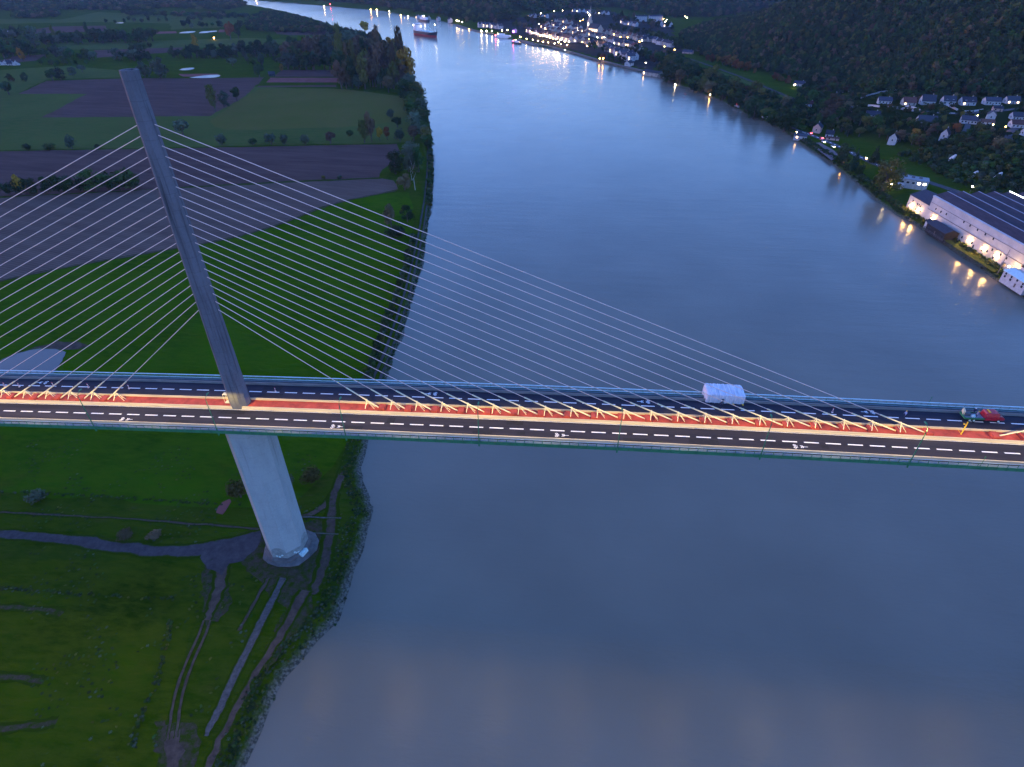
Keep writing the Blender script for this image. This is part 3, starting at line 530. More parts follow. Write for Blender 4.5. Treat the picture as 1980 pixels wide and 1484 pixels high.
# pylons and piers
def octa(hx, hy, c, cx=0, cy=YC, z=0):
    return [(cx+x, cy+y, z) for x, y in ((-hx+c, -hy), (hx-c, -hy), (hx, -hy+c), (hx, hy-c), (hx-c, hy), (-hx+c, hy), (-hx, hy-c), (-hx, -hy+c))]
ZT = 72.0
def pylon(px_):
    z0 = zd(px_); top = ZT+(z0 if px_ else 0); mb = MB(); rings = []
    for z in np.linspace(-1, top, 28):
        k = (z-z0)/(top-z0); hx = 2.15-.77*k; hy = 2.10-.64*k; rings.append(octa(hx, hy, 1.05-.27*k, px_, YC, z))
    hx, hy = 1.9, 1.9
    rings += [octa(1.05, 1.12, .55, px_, YC, top+.003), octa(1.0, 1.07, .55, px_, YC, top-1.8)]
    mb.loft(rings); p = bpart(mb, 'pylon', M['concrete_old'])
    f = MB(); x0 = px_-2.95
    for zz in (z0+.9, z0+3.3): f.box((x0+.25, YC-.6, zz), (1.1, 1.0, .08))
    for dx, dy in ((-.5, -.45), (.5, -.45), (-.5, .45), (.5, .45)): f.tube([(x0+.25+dx, YC-.6+dy, z0+.9), (x0+.25+dx, YC-.6+dy, z0+3.3)], .05, 4)
    f.build('service_cage', M['cream'], p)
    pm_ = MB(); w = 5.3; c = w*2*.2929
    zb = ZG-.5 if px_ == 0 else ZW-6
    pm_.loft([octa(w, w, c, px_, YC, z) for z in np.linspace(zb, z0-3.4, 14)]); q = bpart(pm_, 'pier', M['concrete_pier'])
    return p, q
pylon_o, pier_o = pylon(0.0); pylon(329.6)
# foot of the pier: dark band, footing slab, low screen walls with niches
fb = MB(); w = 5.32; fb.loft([octa(w, w, w*2*.2929, 0, YC, z) for z in (ZG+1.6, ZG+4.0)], cap=False)
for a in range(8):      # rounded heads over alternate faces
    if a % 2: continue
    ang = R(-90+45*a); n = np.array([math.cos(ang), math.sin(ang)]); tt = np.array([-n[1], n[0]]); vs = []
    for k in range(11): th = math.pi*k/10; p = n*(w+.004)+tt*2.15*math.cos(th); vs.append((p[0], YC+p[1], ZG+4.0+2.0*math.sin(th)))
    fb.add(vs, [tuple(range(11))])
fb.build('damp_band', M['concrete_band'], pier_o)
sb = MB(); rng = random.Random(5); sb.loft([octa(6.3, 6.3, 3.7, .1, YC, ZG-.5), octa(6.2, 6.2, 3.65, .1, YC, ZG+1.35), octa(5.5, 5.5, 3.2, .05, YC, ZG+1.75)])
ring = [(8.0*(1+rng.uniform(-.10, .08))*math.cos(2*math.pi*k/15)+.5, YC-.5+7.3*(1+rng.uniform(-.10, .08))*math.sin(2*math.pi*k/15)) for k in range(15)]
sb.loft([[(x, y, ZG-.4) for x, y in ring], [(x, y, ZG+.45+rng.uniform(-.1, .15)) for x, y in ring], [(x*.75, y*.75, ZG+.95) for x, y in ring]]); sb.build('footing', M['quay_stone'], pier_o)
db = MB()
for a, hgt in ((0, 1.7), (1, 2.6), (1.25, 1.3), (0.2, 3.0), (-.2, 2.1), (1.1, 1.6)):
    ang = R(-90+45*a); n = np.array([math.cos(ang), math.sin(ang)]); p = n*5.4; db.box((p[0], YC+p[1], ZG+1.2+hgt*.5), (.5, .14, .45), ang+R(90))
db.build('hatch', M['rail'], pier_o)
cb = MB(); cb.box((5.7, -2.2, ZG+1.0), (1.3, 2.4, .9), R(-20)); cb.box((5.9, -2.1, ZG+1.9), (.5, 2.2, .25), R(-20)); cb.tube([(4.9, -2.0, ZG+1.0), (4.8, -1.4, ZG+3.2), (5.3, .3, ZG+5.2)], .09, 5)
tag(cb.build('service_box', M['rail']), 'grey metal service box with a pipe on the concrete footing of the bridge pier', 'box')
# stays with their tripods and red anchor blocks
def zpyl(k): return 25.9+(63.3-25.9)*(k/20)**.985
stay_names = []
def stay(base, s, k):
    xt = base+s*(31.5+6*k); zt = zd(xt)+2.45; hp = 2.05; zp = zpyl(k)+(zd(base) if base else 0)
    P0 = np.array([base+s*hp*(1-.30*k/20), YC, zp]); P1 = np.array([xt, YC, zt]); d = P1-P0; d /= np.linalg.norm(d)
    tt = (zd(xt+s*4)+.25-P1[2])/d[2]; P2 = P1+d*tt
    mb = MB(); mb.tube([P0, P1-d*5.5], .074, 7); c = bpart(mb, 'stay_cable', M['cable'])
    sh = MB(); sh.tube([P1-d*5.5, P2], .15, 8); o = sh.build('anchor_sleeve', M['cream'], c)
    tp = MB(); f = zd(xt)+.16
    for ey in (-1.28, 1.28): tp.tube([(xt, YC, zt-.12), (xt-.2, YC+ey, f+(.7 if abs(ey) > 1.2 else 0))], .085, 5)
    for ey in (-.35, .35): tp.tube([(xt, YC, zt-.12), (xt+1.7, YC+ey, f)], .07, 5)
    tp.tube([(xt-.12, YC-.75, f+1.1), (xt-.12, YC+.75, f+1.1)], .045, 4); tp.tube([(xt, YC-.28, zt), (xt, YC+.28, zt)], .16, 6)
    tp.build('tripod', M['cream'], c)
    ab = MB(); xa = P2[0]+s*.75; ab.box((xa, YC, zd(xa)+.15), (1.5, 2.1, .62), 0, .92); ab.build('anchor_block', M['red_paint'], c)
for k in range(21): stay(0.0, 1, k)
for k in range(21): stay(0.0, -1, k)
for k in range(20, -1, -1): stay(329.6, -1, k)

# street lamps: lights put into the heads, inline IES curve hand-shaped to spare the ledge
def ies_text(h=9.4):
    va = list(range(0, 91, 3)); ha = list(range(0, 360, 10)); rows = []
    for phi in ha:
        row = []
        for th in va:
            if th >= 76: row.append('0'); continue
            t_ = math.tan(R(th)); dx = h*t_*math.sin(R(phi)); dy = -h*t_*math.cos(R(phi))
            ex = max(0.0, 1-abs(dx)/30.5); up = 1-sm((dy-8.8)/6.5); lo = 1-float(sm((-dy-.5)/.45))+.85*float(sm((-dy-2.2)/.7))
            row.append('%.1f' % (1000*ex*float(up)*float(lo)/max(math.cos(R(th)), .2)**3))
        rows.append(' '.join(row))
    n = 'IESNA:LM-63-1995\nTILT=NONE\n1 1000 1 %d %d 1 2 0.1 0.1 0.1\n1 1 100\n' % (len(va), len(ha)+1)
    return n+' '.join(map(str, va))+'\n'+' '.join(map(str, ha+[360]))+'\n'+'\n'.join(rows+[rows[0]])+'\n'
it = bpy.data.texts.new('lamp_curve'); it.write(ies_text())
ld = bpy.data.lights.new('lamp_light', 'POINT'); ld.energy = 1.0; ld.shadow_soft_size = .25; ld.color = (1, .69, .19); ld.use_nodes = True
lt = ld.node_tree; en = lt.nodes['Emission']; ie = lt.nodes.new('ShaderNodeTexIES'); ie.mode = 'INTERNAL'; ie.ies = it; lt.links.new(ie.outputs[0], en.inputs['Strength']); LAMP_IES = ie
ie.inputs['Strength'].default_value = 1.0; ld.energy = 4.6
lamp = empty('street_lamp', (0, 0, 0))
pb = MB(); pb.tube([(0, 0, -1.2), (0, 0, 1.0), (0, 0, 8.9), (0, .35, 9.4), (0, .95, 9.62)], [.13, .12, .075, .06, .055], 7); pb.tube([(0, 0, -1.3), (0, 0, -.4)], .19, 7); pb.build('pole', M['green'], lamp)
hbm = MB(); hbm.loft([[(-.14, .85, 9.60), (.14, .85, 9.60), (.10, .85, 9.74), (-.10, .85, 9.74)], [(-.20, 1.25, 9.58), (.20, 1.25, 9.58), (.15, 1.25, 9.78), (-.15, 1.25, 9.78)], [(-.15, 1.75, 9.62), (.15, 1.75, 9.62), (.08, 1.75, 9.72), (-.08, 1.75, 9.72)]]); hbm.build('lamp_head', M['green'], lamp)
lo = bpy.data.objects.new('lamp_light', ld); COL.objects.link(lo); lo.parent = lamp; lo.location = (0, 1.35, 9.42)
lt_ = tree_of(lamp); tag(lamp, 'slender green street lamp on the edge railing of the bridge deck', 'street lamp', 'street lamps along the bridge railing')
WHERE = ['leftmost one shown', 'just left of the pylon', 'just right of the pylon, over the bank', 'second to the right of the pylon, over water', 'left of the white wrapped shelter', 'right of the white wrapped shelter', 'beside the longest stay']
for i, k in enumerate(range(-2, 9)):
    o = lamp if i == 0 else copy_tree(lt_)
    x = -30.9+30.1*k; o.location = (x, YC-10.12, zd(x))
    o['label'] = ('green lamp on the bridge railing, '+WHERE[k]) if 0 <= k < 7 else 'green street lamp on the bridge railing outside the view'
for nm, px_, py_, sgn, lab in (('marker_pole', 0, 0, 1, 'thin green marker pole standing on the far bridge railing'), ('marker_pole', 0, 0, -1, 'thin green marker pole standing on the near bridge railing')):
    x = 162.6 if sgn > 0 else 163.5; pb = MB(); pb.tube([(x, YC+sgn*10.15, zd(x)-.6), (x, YC+sgn*10.15, zd(x)+2.6)], .05, 5); pb.box((x, YC+sgn*10.15, zd(x)+2.5), (.16, .16, .22)); tag(pb.build(nm, M['green']), lab, 'pole')

# white shrink-wrapped shelter over the far edge of the deck
sx0, sx1, sy0, sy1 = 111.2, 120.0, YC+7.35, YC+11.9; zs = zd(115.6)
sh = tag(empty('wrapped_shelter', ((sx0+sx1)/2, (sy0+sy1)/2, zs)), 'white shrink-wrapped works shelter straddling the far parapet of the bridge', 'shelter')
SL = Vector(((sx0+sx1)/2, (sy0+sy1)/2, zs))
def shell(n=46):
    mb = MB(); rings = []; rng = random.Random(3)
    rib = [rng.uniform(-.05, .05) for _ in range(n+1)]
    for i in range(n+1):
        u = i/n; x = sx0+(sx1-sx0)*u-SL.x; e = .16*abs(math.sin(u*math.pi*9))+rib[i]; pinch = .14*(1-min(1, u/.03)) if u < .03 else (.14*(1-min(1, (1-u)/.05)) if u > .95 else 0)
        pts = []
        for (y, z) in ((sy0, .10), (sy0-.06, 1.2), (sy0-.02, 2.3), (sy0+.10, 2.42), (sy0+1.5, 2.47), (sy0+3.0, 2.50), (sy1-.14, 2.46), (sy1, 2.32), (sy1+.08, .8), (sy1, -.4)):
            yy = y+(pinch if y < (sy0+sy1)/2 else -pinch); bul = .10*math.sin(u*31+y*2)*rng.uniform(.5, 1.4)
            pts.append((x+rng.uniform(-.06, .06), yy-SL.y+(e if y > (sy0+sy1)/2 else -e)*.5, z+e*.35-pinch*.6+bul*.35))
        rings.append(pts)
    mb.loft(rings, closed=False, cap=False); mb.add(rings[0], [tuple(range(len(rings[0])))]); mb.add(rings[-1], [tuple(range(len(rings[0])))[::-1]]); return mb
shell().build('cover', M['tarp'], sh, smooth=False)
fl = MB(); rng = random.Random(9)
for u in (.10, .23, .34, .50, .62, .74): x = sx0+(sx1-sx0)*u-SL.x; fl.loft([[(x-.05, y-SL.y, z), (x+.05, y-SL.y, z), (x+.05, y-SL.y, z+.04), (x-.05, y-SL.y, z+.04)] for y, z in ((sy0-.22, .15), (sy0-.26, 1.2), (sy0-.22, 2.3), (sy0-.05, 2.56), (sy0+1.5, 2.62), (sy0+3, 2.66), (sy1-.2, 2.6))])
fl.build('seam', M['white_paint'], sh)
dr = MB(); dr.box(((sx0+(sx1-sx0)*.42)-SL.x, sy0-.31-SL.y, .1), (.55, .1, 1.5)); dr.build('doorway', M['steel'], sh)
ft = MB()
for u in (.72, .97): ft.box((sx0+(sx1-sx0)*u-SL.x, sy0-.25-SL.y, 0.03), (.35, .35, .22))
ft.build('ballast_foot', M['yellow'], sh)

# red flatbed works truck
TX, TY = 172.4, YC+5.95; truck = tag(empty('flatbed_truck', (TX, TY, zd(TX)+.03)), 'red works truck with a green-sided flatbed parked in the closed lane', 'truck')
truck.rotation_euler = (0, -math.atan(.02), 0)
b_ = MB(); b_.box((-.2, 0, .5), (8.0, .9, .25)); b_.build('chassis', M['steel'], truck)
b_ = MB(); b_.box((-2.35, 0, .80), (4.2, 2.15, .14)); b_.build('flatbed', M['bed'], truck)
for yy in (-1.1, 1.1): b_ = MB(); b_.box((-2.35, yy, .82), (4.2, .08, .42)); b_.build('side_board', M['green'], truck)
b_ = MB(); b_.box((-4.48, 0, .82), (.08, 2.2, .42)); b_.build('tail_board', M['green'], truck)
b_ = MB(); b_.loft([[(-.2+dx, y, z) for y, z in ((-1.05*k, .62), (1.05*k, .62), (1.08*k, 1.6), (.86*k, zt), (-.86*k, zt), (-1.08*k, 1.6))] for dx, k, zt in ((0, .9, 2.2), (.12, 1, 2.42), (2.3, 1, 2.45), (2.75, 1, 2.3), (3.0, .97, 1.75))]); b_.build('cab', M['vehicle_red'], truck)
b_ = MB(); b_.loft([[(2.95, -.95, .6), (2.95, .95, .6), (2.95, .92, 1.62), (2.95, -.92, 1.62)], [(3.7, -.92, .6), (3.7, .92, .6), (3.7, .85, 1.38), (3.7, -.85, 1.38)], [(4.15, -.85, .6), (4.15, .85, .6), (4.15, .78, 1.05), (4.15, -.78, 1.05)]]); b_.build('bonnet', M['vehicle_red'], truck)
b_ = MB(); b_.add([(2.80, -.82, 2.28), (2.80, .82, 2.28), (3.16, .85, 1.68), (3.16, -.85, 1.68)], [(0, 1, 2, 3)]); b_.add([(2.76, -.82, 2.24), (2.76, .82, 2.24), (3.10, .85, 1.64), (3.10, -.85, 1.64)], [(3, 2, 1, 0)]); b_.build('windscreen', M['rail'], truck)
for sy in (-1, 1): b_ = MB(); b_.add([(1.2, sy*1.085, 1.55), (2.6, sy*1.085, 1.55), (2.45, sy*.93, 2.15), (1.3, sy*.93, 2.15)], [(0, 1, 2, 3)]); b_.build('side_window', M['glass'], truck)
for wx in (-3.2, -2.3, 2.9):
    for sy in (-1, 1):
        b_ = MB(); b_.tube([(wx, sy*.72, .43), (wx, sy*1.03, .43)], .43, 12); wv = b_.build('wheel', M['tyre'], truck)
        b_ = MB(); b_.tube([(wx, sy*1.0, .43), (wx, sy*1.045, .43)], .24, 10); b_.build('rim', M['rail'], wv)
for sy in (-.6, .6): b_ = MB(); b_.box((4.16, sy, .75), (.06, .3, .18)); b_.build('headlight', M['white_paint'], truck)
b_ = MB(); b_.box((.6, 0, 2.46), (.3, 1.2, .14)); b_.build('beacon_bar', M['yellow'], truck)
def top(nm, mb, m, loc, lab, cat, rz=0, group=None): o = mb.build(nm, m); o.location = loc; o.rotation_euler = (0, 0, rz); return tag(o, lab, cat, group)
zb_ = zd(TX)+.97
c = MB(); c.box((0, 0, 0), (1.1, .7, .6)); c.tube([(-.5, -.2, .6), (-.3, .1, 1.0), (.4, .2, .75)], .06, 5); top('generator', c, M['steel'], (TX-3.4, TY+.3, zb_), 'dark generator on the bed of the red works truck', 'generator')
c = MB(); c.box((0, 0, 0), (.6, .6, .5)); c.box((.05, .05, .5), (.4, .4, .12)); top('tool_crate', c, M['rail'], (TX-2.5, TY-.5, zb_), 'pale tool crate on the bed of the red works truck', 'crate')
c = MB(); c.box((0, 0, 0), (1.6, .12, 1.0)); c.box((0, .2, 0), (1.5, .12, .9)); top('panel_stack', c, M['cream'], (TX-3.9, TY+.85, zb_), 'upright panels leaning at the tail of the red works truck', 'panels', R(70))
# yellow gauge post in the median
c = MB(); c.tube([(0, 0, 0), (0, 0, 3.4)], .12, 8); c.box((0, 0, 3.4), (.2, .2, .12)); c.tube([(0, 0, 2.6), (-.45, .0, 2.9)], .05, 5); c.box((-.5, 0, 2.8), (.25, .25, .25)); c.tube([(-.1, 0, .2), (-.8, .4, 1.0)], .03, 4)
top('yellow_post', c, M['yellow'], (164.9, YC, zd(164.9)+.16), 'yellow instrument post standing on the red median floor', 'post')
# red and white delineators in the closed lane
dm = MB(); dm.mi = 1; dm.box((0, 0, 0), (.34, .34, .10))
for j in range(5): dm.mi = j % 2; dm.box((0, 0, .1+.24*j), (.22, .07, .24))
dm.mi = 0
dme = dm.mesh('delineator', [M['vehicle_red'], M['white_paint']])
for i, (a, b__) in enumerate([(10, 748), (38, 748.5), (104, 747.5), (171.7, 750), (250, 752), (533, 758), (1609, 798)]):
    z = 0
    for _ in range(15): P = at(a, b__, z); z = zd(P[0])
    o = link('delineator', dme, None, (P[0], P[1], z+.03)); tag(o, ['red and white delineator post in the closed lane, at the left end of the deck', 'red and white delineator post in the closed lane behind the second tripod', 'red and white delineator in the closed lane, between third and fourth tripods', 'red and white delineator in the closed lane behind the lamp left of the pylon', 'red and white delineator in the closed lane, last before the pylon', 'red and white delineator in the closed lane just right of the pylon', 'red and white delineator in the closed lane near the red truck'][i], 'delineator', 'delineators in the closed lane')

# people: one skinned body grown from a joint skeleton
def person(loc, rz, jacket, trousers, helmet, lab, arm=0.25, stride=.12, bend=0.0):
    V = []; E_ = []; Rr = []
    def v(p, r): V.append(p); Rr.append(r); return len(V)-1
    def chain(a, pts):
        for p, r in pts: b = v(p, r); E_.append((a, b)); a = b
        return a
    pel = v((0, 0, .95), .125); ch = chain(pel, [((bend*.3, 0, 1.15), .13), ((bend*.7, 0, 1.36), .135)]); nk = chain(ch, [((bend, 0, 1.50), .055), ((bend+.02, 0, 1.60), .085), ((bend+.02, 0, 1.70), .09)])
    for s in (-1, 1):
        chain(pel, [((0, s*.10, .88), .10), ((s*stride*.6+.03, s*.11, .50), .068), ((s*stride, s*.11, .10), .045), ((s*stride+.14, s*.12, .04), .035)])
        h = chain(ch, [((bend*.75, s*.19, 1.42), .065), ((bend*.8+arm*.3, s*.26, 1.15), .045), ((bend*.8+arm, s*.24, .93), .032), ((bend*.8+arm+.03, s*.24, .86), .034)])
        for f in range(4): chain(h, [((bend*.8+arm+.05+.018*(f-1.5), s*(.225), .80-.004*abs(f-1)), .009), ((bend*.8+arm+.05+.02*(f-1.5), s*.215, .765-.008*abs(f-1)), .008)])
        chain(h, [((bend*.8+arm+.06, s*.21, .84), .010), ((bend*.8+arm+.075, s*.20, .805), .009)])
    me_ = bpy.data.meshes.new('person'); me_.from_pydata(V, E_, []); tmp = bpy.data.objects.new('person_tmp', me_); COL.objects.link(tmp)
    md = tmp.modifiers.new('skin', 'SKIN')
    for i, r in enumerate(Rr): me_.skin_vertices[0].data[i].radius = (r, r)
    me_.skin_vertices[0].data[0].use_root = True
    tmp.modifiers.new('sub', 'SUBSURF').levels = 1
    bpy.context.view_layer.update(); dg = bpy.context.evaluated_depsgraph_get(); out = bpy.data.meshes.new_from_object(tmp.evaluated_get(dg)); bpy.data.objects.remove(tmp)
    out.name = 'person'; out.materials.clear()
    for m in (M['skin'], jacket, trousers, M['tyre']): out.materials.append(m)
    for p in out.polygons:
        z = p.center[2]; side = abs(p.center[1]) > .17
        p.material_index = 0 if (z > 1.50 or (side and z < .905 and z > .7)) else 3 if z < .09 else 2 if (z < .93 and not side) else 1
        p.use_smooth = True
    o = link('person', out, None, loc); o.rotation_euler = (0, 0, rz); tag(o, lab, 'person')
    hm_ = MB(); hm_.ball((bend+.02, 0, 1.74), .135, 10, 5, (1.15, 1, .85)); hm_.box((bend+.16, 0, 1.70), (.12, .18, .02)); hm_.build('helmet', helmet, o, smooth=True)
    fc = MB(); fc.box((bend+.115, 0, 1.60), (.03, .03, .05)); [fc.box((bend+.10, s*.035, 1.655), (.02, .025, .015)) for s in (-1, 1)]; fc.build('face', M['skin'], o)
navy = mat('navy_cloth', (.03, .04, .09), .9, .2, 3); hivis = mat('pale_blue_cloth', (.30, .36, .55), .9, .2, 3); greyc = mat('grey_cloth', (.22, .2, .26), .9, .2, 3)
zp_ = zd(TX)+.97
person((155.35, YC+5.45, zd(155.35)+.03), R(200), hivis, navy, M['yellow'], 'worker in a yellow helmet standing alone in the closed lane', .2, .16)
person((TX-1.9, TY+.75, zp_), R(250), navy, navy, M['white_paint'], 'worker in navy clothing and white helmet standing on the truck bed', .35, .08, .1)
person((TX-2.1, TY-.65, zp_), R(30), greyc, navy, M['yellow'], 'worker in grey jacket and yellow helmet on the truck bed', .4, .1, .25)
person((114.3, YC+6.0, zd(114.3)+.03), R(120), navy, navy, M['white_paint'], 'worker in dark clothing and white helmet outside the wrapped shelter', .2, .1)

# ------------------------------------------------------------------ vegetation
def crown_mesh(kind, seed, n, leaf):
    # unit tree (1 m wide crown, 1 m tall): many small leaf clumps through the volume of several lobes
    rng = np.random.default_rng(seed); lobes = []
    if kind == 'poplar':
        for i in range(9): z = .14+.80*i/8; r = .46*math.sin(math.pi*min(1, .18+.82*(1-i/8.6)))**.7; lobes.append((rng.normal(0, .06), rng.normal(0, .06), z, max(r, .12), .10))
    elif kind == 'conifer':
        for i in range(9): z = .08+.86*i/8; lobes.append((0, 0, z, .50*(1-i/8.4)+.03, .07))
    elif kind == 'full':
        for i in range(26): t = rng.uniform(0, 1); a = rng.uniform(0, 6.28); z = .10+.80*t; e = math.sqrt(max(.05, 1-((z-.42)/.52)**2)); d = rng.uniform(.12, .36)*e; lobes.append((d*math.cos(a), d*math.sin(a), z, rng.uniform(.11, .19), rng.uniform(.09, .15)))
    elif kind in ('bush', 'willow'):
        z0 = .46 if kind == 'bush' else .60; rz = .40 if kind == 'bush' else .36
        for i in range(8): a = rng.uniform(0, 6.28); d = rng.uniform(.08, .27); lobes.append((d*math.cos(a), d*math.sin(a), z0+rng.uniform(-.2, .2)*(rz/.4), rng.uniform(.2, .28), rng.uniform(.2, .28)*rz/.4))
        lobes.append((0, 0, z0, .33, rz*.9))
    else:
        zl, zh = (.34, .80) if kind == 'round' else (.22, .84)
        for i in range(13): t = rng.uniform(0, 1); a = rng.uniform(0, 6.28); e = math.sin(math.pi*(.16+.72*t)); d = rng.uniform(.10, .34)*e; lobes.append((d*math.cos(a), d*math.sin(a), zl+(zh-zl)*t, rng.uniform(.15, .24), rng.uniform(.11, .18)))
    lobes = np.array(lobes); w = lobes[:, 3]**2*lobes[:, 4]; k = rng.choice(len(lobes), n, p=w/w.sum()); Lk = lobes[k]
    d = rng.normal(size=(n, 3)); d /= np.linalg.norm(d, axis=1)[:, None]; rr = rng.uniform(0, 1, n)**.35
    c = Lk[:, :3]+d*rr[:, None]*Lk[:, [3, 3, 4]]; c[:, 2] = np.maximum(c[:, 2], .03)
    nn = d*np.array([1, 1, 1.0])+rng.normal(0, .45, (n, 3)); nn /= np.linalg.norm(nn, axis=1)[:, None]
    a = np.cross(nn, rng.normal(size=(n, 3))); a /= np.linalg.norm(a, axis=1)[:, None]; b = np.cross(nn, a)
    s = leaf*rng.uniform(.55, 1.35, n)[:, None]; s2 = s*rng.uniform(.5, 1.0, n)[:, None]
    V = np.stack([c-a*s-b*s2*.6, c+a*s*.8-b*s2, c+a*s+b*s2*.7, c-a*s*.7+b*s2], 1).reshape(-1, 3)
    return V, [(4*i, 4*i+1, 4*i+2, 4*i+3) for i in range(n)]
def trunk_mb(kind, seed):
    rng = random.Random(seed); mb = MB(); top = {'poplar': .8, 'conifer': .9, 'bush': .35, 'willow': .5, 'full': .5}.get(kind, .55); r = .035 if kind != 'willow' else .06
    mb.tube([(0, 0, -.03), (.01, .005, top*.4), (.0, .01, top)], [r*1.3, r, r*.4], 6)
    for i in range(4 if kind not in ('poplar', 'conifer') else 2):
        a = rng.uniform(0, 6.28); z = top*rng.uniform(.45, .85); mb.tube([(0, 0, z), (.12*math.cos(a), .12*math.sin(a), z+.12), (.24*math.cos(a), .24*math.sin(a), z+.22)], [r*.6, r*.4, r*.15], 4)
    return mb
MESH = {}
def crown_of(kind, i, far, leafm):
    key = (kind, i, far, leafm)
    if key not in MESH:
        n, lf = ((180, .085) if far else (520, .048)); (n, lf) = (n*2.6, lf*.62) if kind == 'full' else (n, lf); n = int(n*(1.5 if kind in ('round', 'tall') else 1))
        V, F = crown_mesh(kind, 100*i+len(kind), n, lf); me = bpy.data.meshes.new('crown'); me.from_pydata(V.tolist(), [], F); me.materials.append(M['leaf_'+leafm])
        if far:
            tb = trunk_mb(kind, i); n0 = len(V); me = bpy.data.meshes.new('tree'); me.from_pydata(V.tolist()+tb.v, [], F+[[j+n0 for j in f] for f in tb.f]); me.materials.append(M['leaf_'+leafm]); me.materials.append(M['bark']); me.polygons.foreach_set('material_index', [0]*len(F)+[1]*len(tb.f))
        MESH[key] = me
    return MESH[key]
def trunk_of(kind, i, m='bark'):
    key = ('trunk', kind, i, m)
    if key not in MESH: MESH[key] = trunk_mb(kind, i).mesh('trunk', M[m])
    return MESH[key]
TR = random.Random(21)
def tree(p, w, h, kind, leafm, label, group=None, far=False, name=None):
    i = TR.randrange(3); nm = name or ('bush' if kind == 'bush' else {'poplar': 'poplar_tree', 'tall': 'poplar_tree', 'conifer': 'conifer_tree', 'willow': 'willow_tree'}.get(kind, 'broadleaf_tree')); cat = 'bush' if kind == 'bush' else 'tree'
    rz = TR.uniform(0, 6.28); sc = (w*TR.uniform(.93, 1.07), w*TR.uniform(.93, 1.07), h)
    if far: o = link(nm, crown_of(kind, i, True, leafm)); o.location = (p[0], p[1], p[2]-.2); o.rotation_euler = (0, 0, rz); o.scale = sc
    else:
        o = empty(nm, (p[0], p[1], p[2]-.15), rz); o.scale = sc
        link('trunk', trunk_of(kind, i), o); link('crown', crown_of(kind, i, False, leafm), o)
    return tag(o, label, cat, group)
def ptree(px, py, w, h, kind, leafm, label, group=None, hill=False, far=None):
    p = atg(px, py) if hill else np.array([*at(px, py, ZG)[:2], 0]);
    if not hill: p[2] = H(p[0], p[1])
    s = mpp(p); d = np.linalg.norm(p-CAM)
    if kind == 'round' and (w > 38 or TR.random() < .55): kind = 'full'
    return tree(p, w*s, h*s*.97, kind, leafm, label, group, far if far is not None else d > 1000)
def belt(x0, y0, x1, y1, n, h, kinds, leafs, label, group, jx=6, jy=2.5, wr=(.75, 1.25), hill=False, far=None):
    for i in range(n):
        u = (i+.5)/n; hh = h*TR.uniform(.78, 1.4)*(1.12 if not hill else 1); k = TR.choice(kinds)
        ptree(x0+(x1-x0)*u+TR.uniform(-jx, jx), y0+(y1-y0)*u+TR.uniform(-jy, jy), hh*TR.uniform(*wr)*(.42 if k == 'poplar' else 1), hh*(1.25 if k == 'poplar' else 1), k, TR.choice(leafs), label, group, hill, far)
